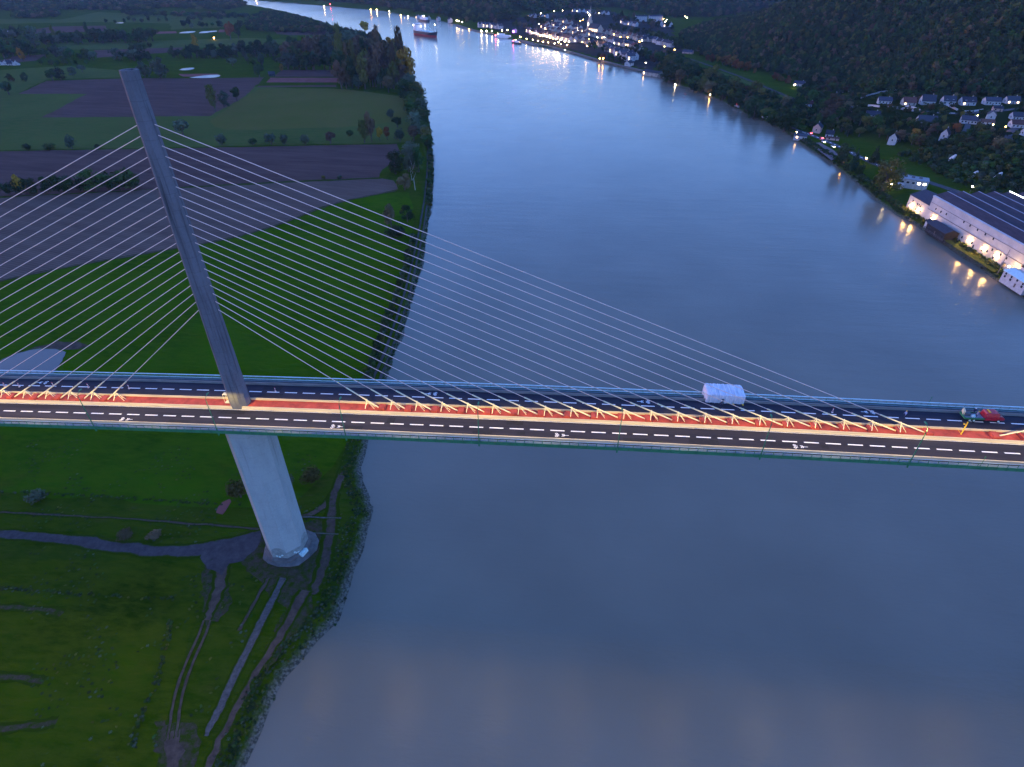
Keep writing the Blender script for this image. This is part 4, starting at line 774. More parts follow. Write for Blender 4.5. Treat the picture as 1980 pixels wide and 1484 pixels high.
# single trees of the left bank, read from the photograph: base, width, height
for a in [
 (140, 288, 26, 30, 'bush', 'grey', 'round grey-green bush on the ploughed field edge, left of the pylon'),
 (55, 290, 20, 13, 'bush', 'dark', 'low dark bush at the far left end of the ploughed field edge'),
 (95, 289, 34, 13, 'bush', 'green', 'wide low bush on the field edge beside the round grey-green one'),
 (190, 289, 15, 13, 'bush', 'dark', 'small dark bush on the field edge just left of the topmost stay'),
 (355, 263, 38, 33, 'round', 'grey', 'lone spreading tree in the meadow just right of the pylon'),
 (430, 281, 28, 27, 'bush', 'grey', 'rounded bush on the field edge, first of the row right of the pylon'),
 (490, 281, 21, 17, 'bush', 'dark', 'small dark bush second in the field-edge row right of the pylon'),
 (525, 280, 27, 26, 'bush', 'grey', 'round willow bush third in the field-edge row right of the pylon'),
 (550, 280, 22, 23, 'bush', 'grey', 'round willow bush touching a larger one in the field-edge row'),
 (591, 280, 22, 25, 'bush', 'grey', 'round willow bush standing alone in the field-edge row'),
 (640, 279, 24, 26, 'round', 'brown', 'thin half-bare small tree at the end of the field-edge row'),
 (676, 264, 18, 15, 'bush', 'dark', 'small dark bush inside the meadow near the riverside grove'),
 (18, 183, 30, 26, 'round', 'dark', 'dark tree at the left frame edge beside the notched ploughed field'),
 (22, 158, 18, 15, 'round', 'dark', 'small dark tree above the leftmost pasture'),
 (50, 158, 17, 19, 'round', 'dark', 'upright dark tree next to a white speck in the left pasture'),
 (103, 157, 26, 23, 'round', 'dark', 'left of two joined dark trees at the top of the ploughed field'),
 (119, 156, 26, 24, 'round', 'dark', 'right of two joined dark trees at the top of the ploughed field'),
 (142, 147, 20, 17, 'round', 'grey', 'grey tree behind the two joined dark trees'),
 (160, 140, 20, 16, 'round', 'grey', 'grey-green tree left of the pylon top'),
 (281, 150, 28, 30, 'round', 'grey', 'tall tree right behind the pylon top'),
 (311, 151, 34, 38, 'round', 'grey', 'broad willow to the right of the pylon top'),
 (417, 217, 22, 49, 'poplar', 'olive', 'olive columnar poplar at the corner of the ploughed field'),
 (434, 208, 30, 33, 'round', 'grey', 'broad grey tree beside the olive poplar'),
 (459, 196, 26, 28, 'round', 'dark', 'dark tree at the right of the poplar clump'),
 (502, 151, 25, 27, 'round', 'dark', 'dense dark round tree beside the blue shed'),
 (545, 138, 10, 15, 'round', 'russet', 'small orange tree beside the blue shed'),
 (383, 110, 13, 36, 'poplar', 'gold', 'golden poplar in the hedgerow beyond the ponds'),
 (527, 109, 15, 37, 'poplar', 'dark', 'dark columnar poplar in the hedgerow beyond the ponds'),
 (450, 128, 26, 18, 'round', 'grey', 'pair-like grey willow beyond the ponds'),
 (480, 125, 11, 18, 'willow', 'grey', 'slim grey willow beyond the ponds'),
 (508, 129, 15, 24, 'willow', 'grey', 'open-crowned willow beyond the dark round tree'),
 (447, 78, 22, 34, 'round', 'russet', 'large reddish tree beside the far ponds'),
 (462, 76, 18, 24, 'round', 'dark', 'dark tree leaning on the large reddish tree'),
 (110, 82, 8, 28, 'poplar', 'olive', 'olive poplar in the far left hedgerow'),
 (175, 79, 9, 31, 'poplar', 'dark', 'dark poplar in the far left hedgerow'),
 (45, 118, 16, 26, 'round', 'gold', 'yellow tree among the far left houses'),
 (705, 277, 24, 42, 'poplar', 'olive', 'olive shrubby poplar at the left of the riverside grove'),
 (719, 274, 28, 62, 'tall', 'brown', 'tall half-bare purplish tree in the riverside grove'),
 (735, 273, 17, 29, 'round', 'gold', 'yellow small tree in the riverside grove'),
 (749, 271, 20, 27, 'round', 'russet', 'orange-brown small tree in the riverside grove'),
 (756, 229, 20, 22, 'bush', 'grey', 'round grey bush in the meadow above the riverside grove'),
 (769, 247, 26, 22, 'round', 'dark', 'dark tree above the riverside grove'),
 (774, 274, 24, 28, 'bush', 'grey', 'round grey willow at the right of the riverside grove'),
 (800, 272, 30, 30, 'round', 'brown', 'grey-brown tree between the riverside grove and the bank'),
 (797, 302, 48, 28, 'round', 'grey', 'wide grey willow on the bank below the riverside grove'),
 (765, 337, 50, 46, 'round', 'dark', 'big dark tree at the right end of the ploughed field'),
 (790, 332, 42, 50, 'round', 'grey', 'grey-crowned tree on the bank beside the big dark tree'),
 (810, 333, 32, 52, 'round', 'green', 'green tree on the water edge at the end of the ploughed field'),
 (783, 368, 34, 34, 'tall', 'brown', 'thin brown tree behind the bare white birch'),
 (626, 347, 10, 10, 'bush', 'olive', 'tiny olive bush on the strip between the ploughed fields'),
 (657, 347, 13, 11, 'bush', 'grey', 'tiny grey bush on the strip between the ploughed fields'),
 (757, 440, 36, 54, 'tall', 'brown', 'brownish tree behind the stays at the bank meadow'),
 (788, 430, 34, 38, 'round', 'dark', 'dark green tree beside the bank track behind the stays'),
 (768, 458, 56, 26, 'bush', 'dark', 'wide dark thicket at the foot of the brownish tree'),
 (788, 496, 13, 20, 'bush', 'dark', 'dark hedge bush beside the bank track, highest of five'),
 (772, 558, 15, 26, 'bush', 'dark', 'dark hedge bush beside the bank track, second of five'),
 (759, 604, 15, 24, 'bush', 'dark', 'dark hedge bush beside the bank track, third of five'),
 (745, 634, 18, 32, 'bush', 'dark', 'dark hedge bush beside the bank track, fourth of five'),
 (729, 680, 22, 34, 'bush', 'dark', 'dark hedge bush beside the bank track, just above the bridge'),
 (605, 930, 50, 40, 'bush', 'olive', 'rounded olive bush beside the pier, with a yellowish crown'),
 (561, 938, 26, 30, 'bush', 'grey', 'grey bush between the pier and the rounded olive bush'),
 (466, 962, 52, 58, 'bush', 'olive', 'dark olive tree partly hidden behind the left of the pier'),
 (75, 968, 46, 30, 'bush', 'grey', 'blue-green bush on the ditch line at lower left'),
 (245, 1036, 42, 12, 'bush', 'brown', 'dark low shrub above the gravel road, left one'),
 (300, 1036, 36, 12, 'bush', 'brown', 'dark low shrub above the gravel road, right one'),
 (693, 172, 30, 32, 'bush', 'grey', 'pale grey willow in front of the riverside wood'),
 (736, 171, 17, 30, 'willow', 'grey', 'slim pale willow in front of the riverside wood'),
 (752, 179, 30, 32, 'round', 'brown', 'brown-grey tree in front of the riverside wood'),
 (668, 169, 18, 17, 'bush', 'dark', 'small dark bush at the left foot of the riverside wood'),
 (787, 166, 44, 72, 'tall', 'gold', 'big bronze-gold tree at the tip of the riverside wood'),
 (757, 100, 24, 27, 'tall', 'gold', 'golden tree on the bank behind the bronze tree'),
 (706, 64, 26, 22, 'round', 'gold', 'golden round tree where the river bends'),
 (727, 70, 20, 14, 'round', 'russet', 'low orange tree where the river bends'),
 (651, 63, 11, 13, 'round', 'russet', 'small russet tree in the far wood near the bend'),
]: ptree(*a)
# the bare white birch
bp_ = at(803, 368, ZG); br = empty('birch_tree', (bp_[0], bp_[1], H(bp_[0], bp_[1]))); s = mpp(bp_); mb = MB(); mb.tube([(0, 0, 0), (-.5, 0, 9), (-1.8, 0, 20*s/.5*.45), (-2.6, 0, 44*s)], [.35, .28, .18, .06], 6)
for z, dx in ((8, 2.5), (12, -3), (15, 2.2), (18, -2)): mb.tube([(-.6, 0, z), (-.6+dx*.5, .6, z+3), (-.6+dx, 1, z+6)], [.14, .09, .03], 4)
mb.build('trunk', M['birch'], br); V, F = crown_mesh('round', 5, 60, .03); cm = bpy.data.meshes.new('crown'); cm.from_pydata((V*np.array([10, 10, 22.0])).tolist(), [], F); cm.materials.append(M['leaf_brown']); link('crown', cm, br); tag(br, 'bare white-barked birch leaning over the bank beside the bank track', 'tree')
# hedgerows and belts: trees that nothing tells apart share a label and a group
belt(8, 380, 268, 366, 11, 33, ['round', 'bush'], ['dark', 'dark', 'green'], 'dark tree in the tall hedge left of the pylon between two ploughed fields', 'trees of the tall hedge', 4, 2)
ptree(45, 377, 22, 42, 'tall', 'gold', 'yellowish tree standing up out of the tall hedge left of the pylon')
for y0, n, h in ((172, 11, 46), (160, 12, 50), (150, 12, 48), (141, 11, 42)): belt(660, y0, 782, y0-2, n+2, h, ['tall', 'tall', 'poplar', 'round'], ['brown', 'brown', 'olive', 'brown', 'dark'], 'tall brownish tree in the riverside wood at the river bend', 'trees of the riverside wood', 6, 3, (.45, .65), far=False)
belt(798, 172, 828, 292, 20, 26, ['round', 'bush'], ['green', 'dark', 'olive', 'grey'], 'small tree in the row along the left river bank', 'trees along the left river bank', 4, 3)
belt(782, 178, 812, 262, 12, 28, ['round', 'bush'], ['green', 'dark', 'grey'], 'small tree in the row along the left river bank', 'trees along the left river bank', 4, 3)
belt(553, 135, 665, 135, 7, 25, ['round', 'willow'], ['dark', 'grey', 'green'], 'round tree in the row above the red clay strip', 'trees above the clay strip', 4, 1)
for a in ((560, 120, 715, 113, 15, 30), (550, 110, 735, 100, 17, 28), (560, 100, 745, 92, 14, 22)): belt(*a, ['tall', 'round'], ['brown', 'brown', 'dark', 'grey'], 'brownish tree in the wide wood beyond the clay strip', 'trees of the wide brown wood', 7, 3, (.6, .95))
BL = 'dark hedgerow tree far out on the flood plain'; BG = 'hedgerow trees on the flood plain'
for a in ((0, 113, 62, 108, 8, 18), (0, 96, 74, 92, 9, 17), (0, 76, 62, 72, 8, 15), (60, 108, 185, 118, 13, 16), (84, 86, 130, 82, 6, 18), (130, 86, 240, 81, 14, 18), (242, 84, 300, 80, 7, 20), (225, 119, 286, 117, 7, 17), (250, 102, 300, 99, 5, 14), (330, 113, 440, 112, 12, 18), (440, 111, 560, 108, 15, 20), (80, 128, 170, 124, 8, 9), (345, 52, 475, 56, 10, 10), (360, 40, 480, 36, 9, 8), (200, 44, 330, 42, 9, 7), (480, 128, 540, 122, 3, 10)): belt(*a, ['round', 'round', 'bush', 'tall'], ['dark', 'grey', 'dark', 'green'], BL, BG, 6, 2)
# ---- woods too far and dense to count: leaf-clump trees instanced on points
PROTO = bpy.data.collections.new('wood_kinds')
for i in range(9):
    kd, lf = [('round', 'dark'), ('round', 'green'), ('round', 'dark'), ('tall', 'dark'), ('round', 'dark'), ('round', 'olive'), ('round', 'brown'), ('round', 'green'), ('round', 'dark')][i]
    V, F = crown_mesh(kd, 300+i, 150, .075); me_ = bpy.data.meshes.new('wood_tree'); me_.from_pydata(V.tolist(), [], F); me_.materials.append(M['leaf_'+lf]); PROTO.objects.link(bpy.data.objects.new('wood_tree', me_))
LOWK = bpy.data.collections.new('low_growth_kinds')
for i in range(6):
    V, F = crown_mesh('bush', 400+i, 90, .10); me_ = bpy.data.meshes.new('low_growth'); me_.from_pydata(V.tolist(), [], F); me_.materials.append(M['leaf_'+['dark', 'green', 'olive', 'green', 'grey', 'dark'][i]]); LOWK.objects.link(bpy.data.objects.new('low_growth', me_))
def scatter(name, pts, wid, hgt, label=None, seed=1, low=False):
    # pts: N x 3; one stuff object, trees instanced on its vertices
    me_ = bpy.data.meshes.new(name); me_.from_pydata([tuple(map(float, p)) for p in pts], [], []); rng = np.random.default_rng(seed); n = len(pts)
    at_ = me_.attributes.new('size', 'FLOAT_VECTOR', 'POINT'); w = wid*rng.uniform(.7, 1.3, n); at_.data.foreach_set('vector', np.column_stack([w, w, hgt*rng.uniform(.75, 1.25, n)]).ravel())
    o = link(name, me_); ng = bpy.data.node_groups.new(name, 'GeometryNodeTree'); ng.interface.new_socket('Geometry', in_out='INPUT', socket_type='NodeSocketGeometry'); ng.interface.new_socket('Geometry', in_out='OUTPUT', socket_type='NodeSocketGeometry')
    N = ng.nodes.new; gi, go, ip, ci, na, rv, ri = N('NodeGroupInput'), N('NodeGroupOutput'), N('GeometryNodeInstanceOnPoints'), N('GeometryNodeCollectionInfo'), N('GeometryNodeInputNamedAttribute'), N('FunctionNodeRandomValue'), N('FunctionNodeRandomValue')
    ci.inputs['Collection'].default_value = LOWK if low else PROTO; ci.inputs['Separate Children'].default_value = True; ci.inputs['Reset Children'].default_value = True
    na.data_type = 'FLOAT_VECTOR'; na.inputs['Name'].default_value = 'size'; rv.data_type = 'FLOAT_VECTOR'; rv.inputs[0].default_value = (0, 0, 0); rv.inputs[1].default_value = (.12, .12, 6.28); rv.inputs['Seed'].default_value = seed
    ri.data_type = 'INT'; ri.inputs[4].default_value = 0; ri.inputs[5].default_value = 5 if low else 8; ri.inputs['Seed'].default_value = seed+1
    L = ng.links.new; L(gi.outputs[0], ip.inputs['Points']); L(ci.outputs[0], ip.inputs['Instance']); ip.inputs['Pick Instance'].default_value = True; L(ri.outputs[2], ip.inputs['Instance Index']); L(rv.outputs[0], ip.inputs['Rotation']); L([q for q in na.outputs if q.enabled][0], ip.inputs['Scale']); L(ip.outputs[0], go.inputs[0])
    md = o.modifiers.new('trees', 'NODES'); md.node_group = ng; return tag(o, label, kind='stuff')
def grid_pts(x0, x1, y0, y1, st, keep, seed, down=.4):
    rng = np.random.default_rng(seed); X, Y = np.meshgrid(np.arange(x0, x1, st), np.arange(y0, y1, st)); P = np.stack([X.ravel(), Y.ravel()], 1)+rng.uniform(-.45, .45, (X.size, 2))*st
    P = P[keep(P)]; return np.column_stack([P, height(P)-down])
GRASSY = np.array(W2([(1040, 12), (990, 8), (985, 16), (1010, 21), (1050, 20), (1062, 15)], -30))
pb_ = grid_pts(200, 1500, 520, 2300, 8.5, lambda P: (sdist(P, POLY_B) > -5) & (sdist(P, POLY_B) < 620) & (P[:, 0] < 1250), 4); scatter('hillside_forest', pb_, 12.5, 15, 'dark autumn forest covering the near hillside', 3)
pc_ = grid_pts(-2600, 1900, 1700, 5200, 17, lambda P: (sdist(P, POLY_C) > 2) & (sdist(P, POLY_C) < 620), 5, 2); pc_ = pc_[~inside(pc_[:, :2], GRASSY)]; scatter('far_forest', pc_, 24, 24, 'bluish forest on the far hills behind the town', 5)
FW = [np.array(W2(p, ZG)) for p in ([(28, 38), (30, 22), (115, 21), (116, 34), (60, 37)], [(-300, 20), (-300, -12), (200, -12), (470, 1), (480, 14), (420, 22), (330, 16), (235, 22), (120, 20), (30, 22)], [(235, 27), (330, 30), (480, 33), (470, 37), (330, 33), (240, 31)])]
pf = grid_pts(-6000, -300, 1300, 6400, 21, lambda P: np.any([inside(P, w) for w in FW], axis=0), 6, 1); scatter('far_woods', pf, 26, 16, 'dark blue woods at the far edge of the flood plain', 7)
NW = [np.array(W2(p, ZG)) for p in ([(480, 62), (478, 40), (520, 26), (570, 35), (622, 50), (655, 60), (700, 70), (740, 88), (760, 104), (735, 96), (655, 66), (600, 66)],)]
pn = grid_pts(-1800, -150, 900, 3400, 11, lambda P: np.any([inside(P, w) for w in NW], axis=0), 16, .5); scatter('bend_wood', pn, 16, 13, 'grey-green wood inside the far river bend', 9)
STRIP = np.array(W2([(1262, 134), (1300, 126), (1345, 138), (1440, 176), (1545, 220), (1600, 236), (1575, 250), (1530, 256), (1490, 238), (1440, 214), (1400, 193), (1340, 168), (1290, 148)], -52)); pq = grid_pts(200, 560, 480, 1150, 9.5, lambda P: inside(P, STRIP), 17, .4); scatter('bank_wood', pq, 12, 13, 'dense wood between the right bank road and the railway', 10)
ps = grid_pts(250, 700, 200, 620, 5.2, lambda P: (sdist(P, POLY_A) > 2) & (sdist(P, POLY_A) < 62) & (P[:, 1] < 470), 7, .3); scatter('slope_scrub', ps, 6.5, 5.5, 'dark scrub covering the slope above the riverside road', 8, True)
# rank growth along both water lines
def shore_pts(line, n, lo, hi, seed, y0, y1):
    rng = np.random.default_rng(seed); out = []; seg = [(a, b) for a, b in zip(line[:-1], line[1:]) if y0 < (a[1]+b[1])/2 < y1]; ln = np.array([np.linalg.norm(b-a) for a, b in seg]); k = rng.choice(len(seg), n, p=ln/ln.sum())
    for i in k: a, b = seg[i]; d = (b-a)/np.linalg.norm(b-a); nn = np.array([-d[1], d[0]]); p = a+(b-a)*rng.uniform(); out.append(p+nn*rng.uniform(lo, hi)*(1 if line is LS else -1))
    P = np.array(out); P = P[~inside(P, RIVER)]; return np.column_stack([P, height(P)-.15])
scatter('bank_undergrowth', shore_pts(LS, 700, 2.0, 6.5, 1, -130, 60), .9, .45, 'rank growth along the near left water line', 11, True)
scatter('bank_undergrowth', shore_pts(LS, 700, .3, 2.0, 22, 60, 330), 1.2, .7, 'low growth along the left water line below the stays', 15, True)
scatter('bank_undergrowth', shore_pts(LS, 420, .5, 3.5, 2, 330, 700), 3.4, 2.8, 'bushy growth along the left water line beyond the bridge', 12, True)
scatter('bank_undergrowth', shore_pts(RS, 1300, 1.5, 9, 3, 120, 620), 2.6, 2.0, 'dark growth along the right water line', 13, True)

def edge_pts(pxs, n, wid, seed):
    L_ = [np.array(p) for p in W2(pxs, ZG)]; rng = np.random.default_rng(seed); out = []
    for _ in range(n): i = rng.integers(len(L_)-1); out.append(L_[i]+(L_[i+1]-L_[i])*rng.uniform()+rng.normal(0, wid, 2))
    P = np.array(out); return np.column_stack([P, height(P)-.1])
scatter('ditch_growth', np.vstack([edge_pts([(-300, 940), (0, 952), (130, 957), (300, 966), (430, 976)], 160, .35, 1), edge_pts([(330, 1200), (320, 1260), (300, 1330), (270, 1390), (255, 1450)], 90, .5, 2), edge_pts([(-200, 1130), (0, 1138), (60, 1142), (200, 1152), (345, 1160)], 110, .3, 3), edge_pts([(690, 880), (665, 905), (692, 985), (668, 1075), (640, 1150), (600, 1200), (540, 1260), (500, 1320), (470, 1400), (440, 1480)], 260, .5, 4)]), 1.0, .5, 'tufted growth along ditches and bank edges', 14, True)
scatter('bank_hedge', edge_pts([(800, 455), (792, 490), (786, 515), (772, 556), (757, 603), (744, 632), (728, 680), (716, 722), (706, 745)], 330, .8, 9), 2.6, 2.4, 'dark hedge between the meadow and the bank track', 18, True)
gt = grid_pts(-110, 62, -78, 40, 1.5, lambda P: (~inside(P, RIVER)) & (wob(P, 6.5, .7)+.6*wob(P, 2.3, 2.1) > .25), 41, .05); gt = gt[np.random.default_rng(6).uniform(size=len(gt)) < .55]
trk = [np.array(pxl(l)) for l in ([(-60, 1028), (0, 1033), (130, 1042), (250, 1062), (340, 1067), (420, 1060), (505, 1032)], [(428, 1075), (430, 1120), (415, 1165), (390, 1230), (362, 1290), (345, 1345), (336, 1400), (335, 1480)], [(548, 1118), (500, 1215), (435, 1350), (398, 1424)], [(590, 1142), (545, 1225), (500, 1295), (455, 1375), (390, 1510)], [(690, 850), (660, 920), (645, 960), (640, 1010), (632, 1070), (605, 1150)])]
for l in trk: gt = gt[seg_dist(gt[:, :2], l, False) > 2.2]
gt = gt[np.hypot(gt[:, 0], gt[:, 1]) > 9.5]; scatter('grass_tufts', gt, .95, .26, 'tussocks of rough grass on the near meadow', 19, True)
belt_a = 'tree in the wooded strip between the river and the railway on the right bank'; belt_g = 'trees of the right bank strip'
for a in ((1285, 152, 1500, 238, 16, 27), (1290, 140, 1550, 228, 18, 27), (1262, 124, 1330, 138, 6, 20)): belt(*a, ['round', 'round', 'tall'], ['dark', 'green', 'dark', 'olive', 'brown'], belt_a, belt_g, 7, 3, (.95, 1.3), hill=True, far=False)
belt(1362, 117, 1446, 140, 9, 17, ['round'], ['russet'], 'russet tree in the row at the foot of the forested hill', 'russet trees below the forest', 3, 1, hill=True)
belt(1495, 154, 1524, 162, 4, 13, ['round'], ['russet'], 'orange-brown tree in the short clump below the forest', 'orange clump below the forest', 2, 1, hill=True)
TL = 'dark tree among the houses of the riverside town'; TG = 'trees of the riverside town'
for a in ((1205, 105, 1330, 128, 14, 17), (1245, 74, 1335, 98, 14, 15), (1150, 116, 1210, 120, 5, 14), (985, 52, 1030, 60, 5, 12), (1060, 46, 1130, 40, 8, 12), (1010, 44, 1060, 52, 6, 13), (1180, 62, 1260, 70, 8, 13), (1130, 92, 1200, 104, 7, 13), (1180, 40, 1300, 60, 12, 11), (890, 42, 960, 46, 6, 12), (1140, 30, 1230, 36, 8, 9)): belt(*a, ['round'], ['dark', 'dark', 'brown', 'green'], TL, TG, 5, 2, hill=True)
HL = 'dark tree between the hillside houses'; HG = 'trees between the hillside houses'
for a in ((1560, 200, 1680, 250, 12, 26), (1560, 232, 1660, 268, 9, 26), (1640, 215, 1700, 246, 7, 24), (1690, 262, 1800, 286, 10, 20), (1740, 242, 1850, 264, 12, 18), (1850, 276, 1980, 300, 12, 20), (1560, 172, 1660, 186, 9, 14), (1780, 214, 1840, 212, 4, 10), (1880, 258, 1960, 268, 8, 14)): belt(*a, ['round', 'round', 'bush'], ['dark', 'green', 'dark', 'brown', 'olive'], HL, HG, 7, 3, (.9, 1.3), hill=True, far=False)
for a in [
 (1296, 160, 46, 36, 'round', 'green', 'big rounded willow overhanging the right bank near the boathouse'),
 (1456, 232, 40, 46, 'round', 'dark', 'big dark tree on the right bank left of the bank houses'),
 (1515, 255, 54, 48, 'round', 'dark', 'biggest dark tree on the right bank beside the white garage'),
 (1628, 318, 50, 40, 'round', 'dark', 'broad dark tree beside the riverside car park'),
 (1648, 330, 24, 42, 'conifer', 'conifer', 'dark conifer beside the riverside car park'),
 (1660, 340, 20, 26, 'bush', 'green', 'small dense green tree with the amber lamp beside it'),
 (1689, 314, 24, 34, 'conifer', 'conifer', 'dark conifer across the road from the amber lamp'),
 (1705, 372, 78, 66, 'round', 'olive', 'large bronze autumn tree on the right bank before the factory'),
 (1966, 396, 60, 60, 'round', 'dark', 'large dark tree behind the factory roof'),
 (1458, 143, 9, 11, 'round', 'russet', 'single orange bush below the forest edge'),
 (1525, 163, 11, 11, 'round', 'russet', 'single round orange bush beside the lit cottage'),
 (1707, 241, 9, 11, 'bush', 'gold', 'small yellow bush below the lit hillside house'),
 (1767, 268, 28, 20, 'round', 'gold', 'orange-yellow tree between two white gabled houses'),
 (1793, 268, 18, 22, 'tall', 'brown', 'tall brown tree between two white gabled houses'),
 (1846, 262, 22, 26, 'round', 'russet', 'dark russet tree beside the narrow lane'),
 (1891, 260, 30, 24, 'round', 'olive', 'olive tree below the white bungalow'),
 (1940, 288, 38, 20, 'round', 'olive', 'wide olive tree under the curved lane'),
]: ptree(*a, None, True, False)

# ------------------------------------------------------------------ right bank: roads, railway, car park
atl = lambda lst: [atg(x, y)[:2] for x, y in lst]
ribbon('riverside_road', atl([(1440, 207), (1490, 232), (1540, 252), (1578, 265), (1625, 285), (1660, 303), (1700, 322), (1760, 341), (1820, 361), (1880, 381), (1960, 425), (2100, 500)]), 7.0, M['asphalt_dull'], dz=.18, jit=.1, step=5)
ribbon('railway_bed', atl([(1312, 108), (1345, 118), (1385, 132), (1440, 152), (1500, 178), (1545, 196), (1600, 216)]), 7, M['rail_ballast'], dz=.2, jit=.8, step=6)
ribbon('railway_verge', atl([(1380, 137), (1440, 158), (1500, 184), (1545, 203)]), 12, M['pasture_far'], dz=.14, jit=2, step=6)
ribbon('hillside_lane', atl([(1740, 212), (1780, 214), (1810, 220), (1850, 221), (1880, 219), (1930, 216), (1990, 208)]), 6, M['asphalt_dull'], dz=.25, jit=.1, step=4)
ribbon('hillside_lane', atl([(1995, 244), (1968, 246), (1951, 256), (1948, 266), (1955, 277), (1966, 283)]), 6, M['asphalt_dull'], dz=.25, jit=.1, step=3)
ribbon('hillside_lane', atl([(1872, 240), (1868, 252), (1856, 268)]), 4.5, M['asphalt_dull'], dz=.25, jit=.1, step=3)
def patch(name, pxs, m, dz): pts = resample(atl(pxs), 4, True); mb = MB(); P = np.array(pts); mb.add(np.column_stack([P, np.full(len(P), height(P).max()+dz)]), [list(range(len(P)))]); return tag(mb.build(name, m), kind='structure')
patch('car_park', [(1563, 278), (1585, 276), (1612, 291), (1622, 300), (1606, 318), (1590, 304)], mat('pink_gravel', (.17, .125, .125), .95, .2, .5, spec=.03), .12)
patch('car_park', [(1522, 258), (1534, 262), (1562, 276), (1560, 283), (1540, 272)], M['dirt'], .12)
rm = MB()
P = smooth_line([np.array(p) for p in atl([(1540, 252), (1578, 265), (1625, 285), (1660, 303), (1700, 322), (1760, 341)])], 2); P = resample(P, 1.0)
for i in range(0, len(P)-3, 7): a, b = P[i], P[i+3]; d = (b-a)/np.linalg.norm(b-a); n = np.array([-d[1], d[0]])*.5; z = max(H(*a), H(*b))+.24; rm.add([(*(a-n), z), (*(b-n), z), (*(b+n), z), (*(a+n), z)], [(0, 1, 2, 3)])
tag(rm.build('road_markings', M['white_paint']), kind='structure')

# ------------------------------------------------------------------ houses
HPOS = []
def drape(name, poly, step, m, dz):
    P = np.array(poly); X, Y = np.meshgrid(np.arange(P[:, 0].min(), P[:, 0].max()+step, step), np.arange(P[:, 1].min(), P[:, 1].max()+step, step)); ny_, nx_ = X.shape; V = np.stack([X.ravel(), Y.ravel()], 1); ok = inside(V, P).reshape(ny_, nx_)
    mb = MB(); mb.add(np.column_stack([V, height(V)+dz]), [(r*nx_+c, r*nx_+c+1, (r+1)*nx_+c+1, (r+1)*nx_+c) for r in range(ny_-1) for c in range(nx_-1) if ok[r, c] and ok[r, c+1] and ok[r+1, c] and ok[r+1, c+1]]); return tag(mb.build(name, m), kind='structure')
drape('town_ground', atl([(985, 66), (1040, 86), (1100, 99), (1200, 126), (1262, 140), (1300, 122), (1335, 112), (1310, 82), (1305, 50), (1230, 38), (1180, 20), (1100, 18), (1020, 32), (920, 46), (960, 62)]), 12, mat('town_paving', (.010, .014, .008), .95, scale=.03, col2=(.034, .030, .028), detail=8, world_co=True, spec=.03), .35)
def house(name, p, L_, W_, h, rise, rz, wall, roof, label, group=None, lit=0, wins=3, chim=True, dormer=0, cat='house', detail=True):
    o = empty(name, (p[0], p[1], p[2]-.1), rz); tag(o, label, cat, group); a, b = L_/2, W_/2; HPOS.append((p[0], p[1]))
    mb = MB(); mb.loft([[(x, -b, -1.5), (x, b, -1.5), (x, b, h), (x, 0, h+rise*.97), (x, -b, h)] for x in (-a, a)]); mb.build('wall', M[wall], o)
    r = MB(); e, ov, th = .35, .45, .22
    r.loft([[(x, -b-ov, h-ov*rise/b), (x, 0, h+rise), (x, b+ov, h-ov*rise/b), (x, b+ov, h-ov*rise/b+th), (x, 0, h+rise+th), (x, -b-ov, h-ov*rise/b+th)] for x in (-a-e, a+e)]); ro = r.build('roof', M[roof], o)
    if chim: c = MB(); c.box((a*.55, .15*b, h+rise*.5), (.7, .55, rise*.5+1.1)); c.build('chimney', M['stone_wall'], ro)
    for k in range(dormer):
        x = -a*.5+a*k if dormer > 1 else 0; c = MB(); c.loft([[(x+dx, y, z) for y, z in ((-b*.85, h+.25), (-b*.85, h+1.45), (-b*.3, h+1.6), (-b*.3, h+.6))] for dx in (-.65, .65)]); dd = c.build('dormer', M['white_wall'], ro)
        c = MB(); c.box((x, -b*.85-.03, h+.5), (.8, .05, .8)); c.build('pane', M['glass'], dd)
    if not detail: return o
    for i in range(wins):
        x = -a+L_*(i+.5)/wins; m = 'lit_window' if i < lit else 'glass'
        if i == wins//2 and wins > 1: c = MB(); c.box((x, -b-.03, 0), (1.0, .08, 2.1)); c.build('door', M['door'], o)
        else: c = MB(); c.box((x, -b-.03, h*.36), (1.25, .09, 1.25)); c.build('window', M[m], o)
        if h > 4.6: c = MB(); c.box((x, -b-.03, h*.68), (1.1, .09, 1.2)); c.build('window', M[m if i == 0 else 'glass'], o)
    for s in (-1, 1): c = MB(); c.box((s*(a+.02), 0, h*.45), (.08, 1.1, 1.3)); c.build('window', M['glass'], o)
    return o
def phouse(px, py, wpx, ang, **k):
    p = atg(px, py); s = mpp(p); L_ = wpx*s*.88; kw = dict(W_=min(L_*.72, 9.5), h=3.2, rise=3.0, wall='white_wall', roof='slate'); kw.update(k); return house('house', p, L_, kw.pop('W_'), kw.pop('h'), kw.pop('rise'), R(ang), kw.pop('wall'), kw.pop('roof'), kw.pop('label'), **kw)
A0 = -28
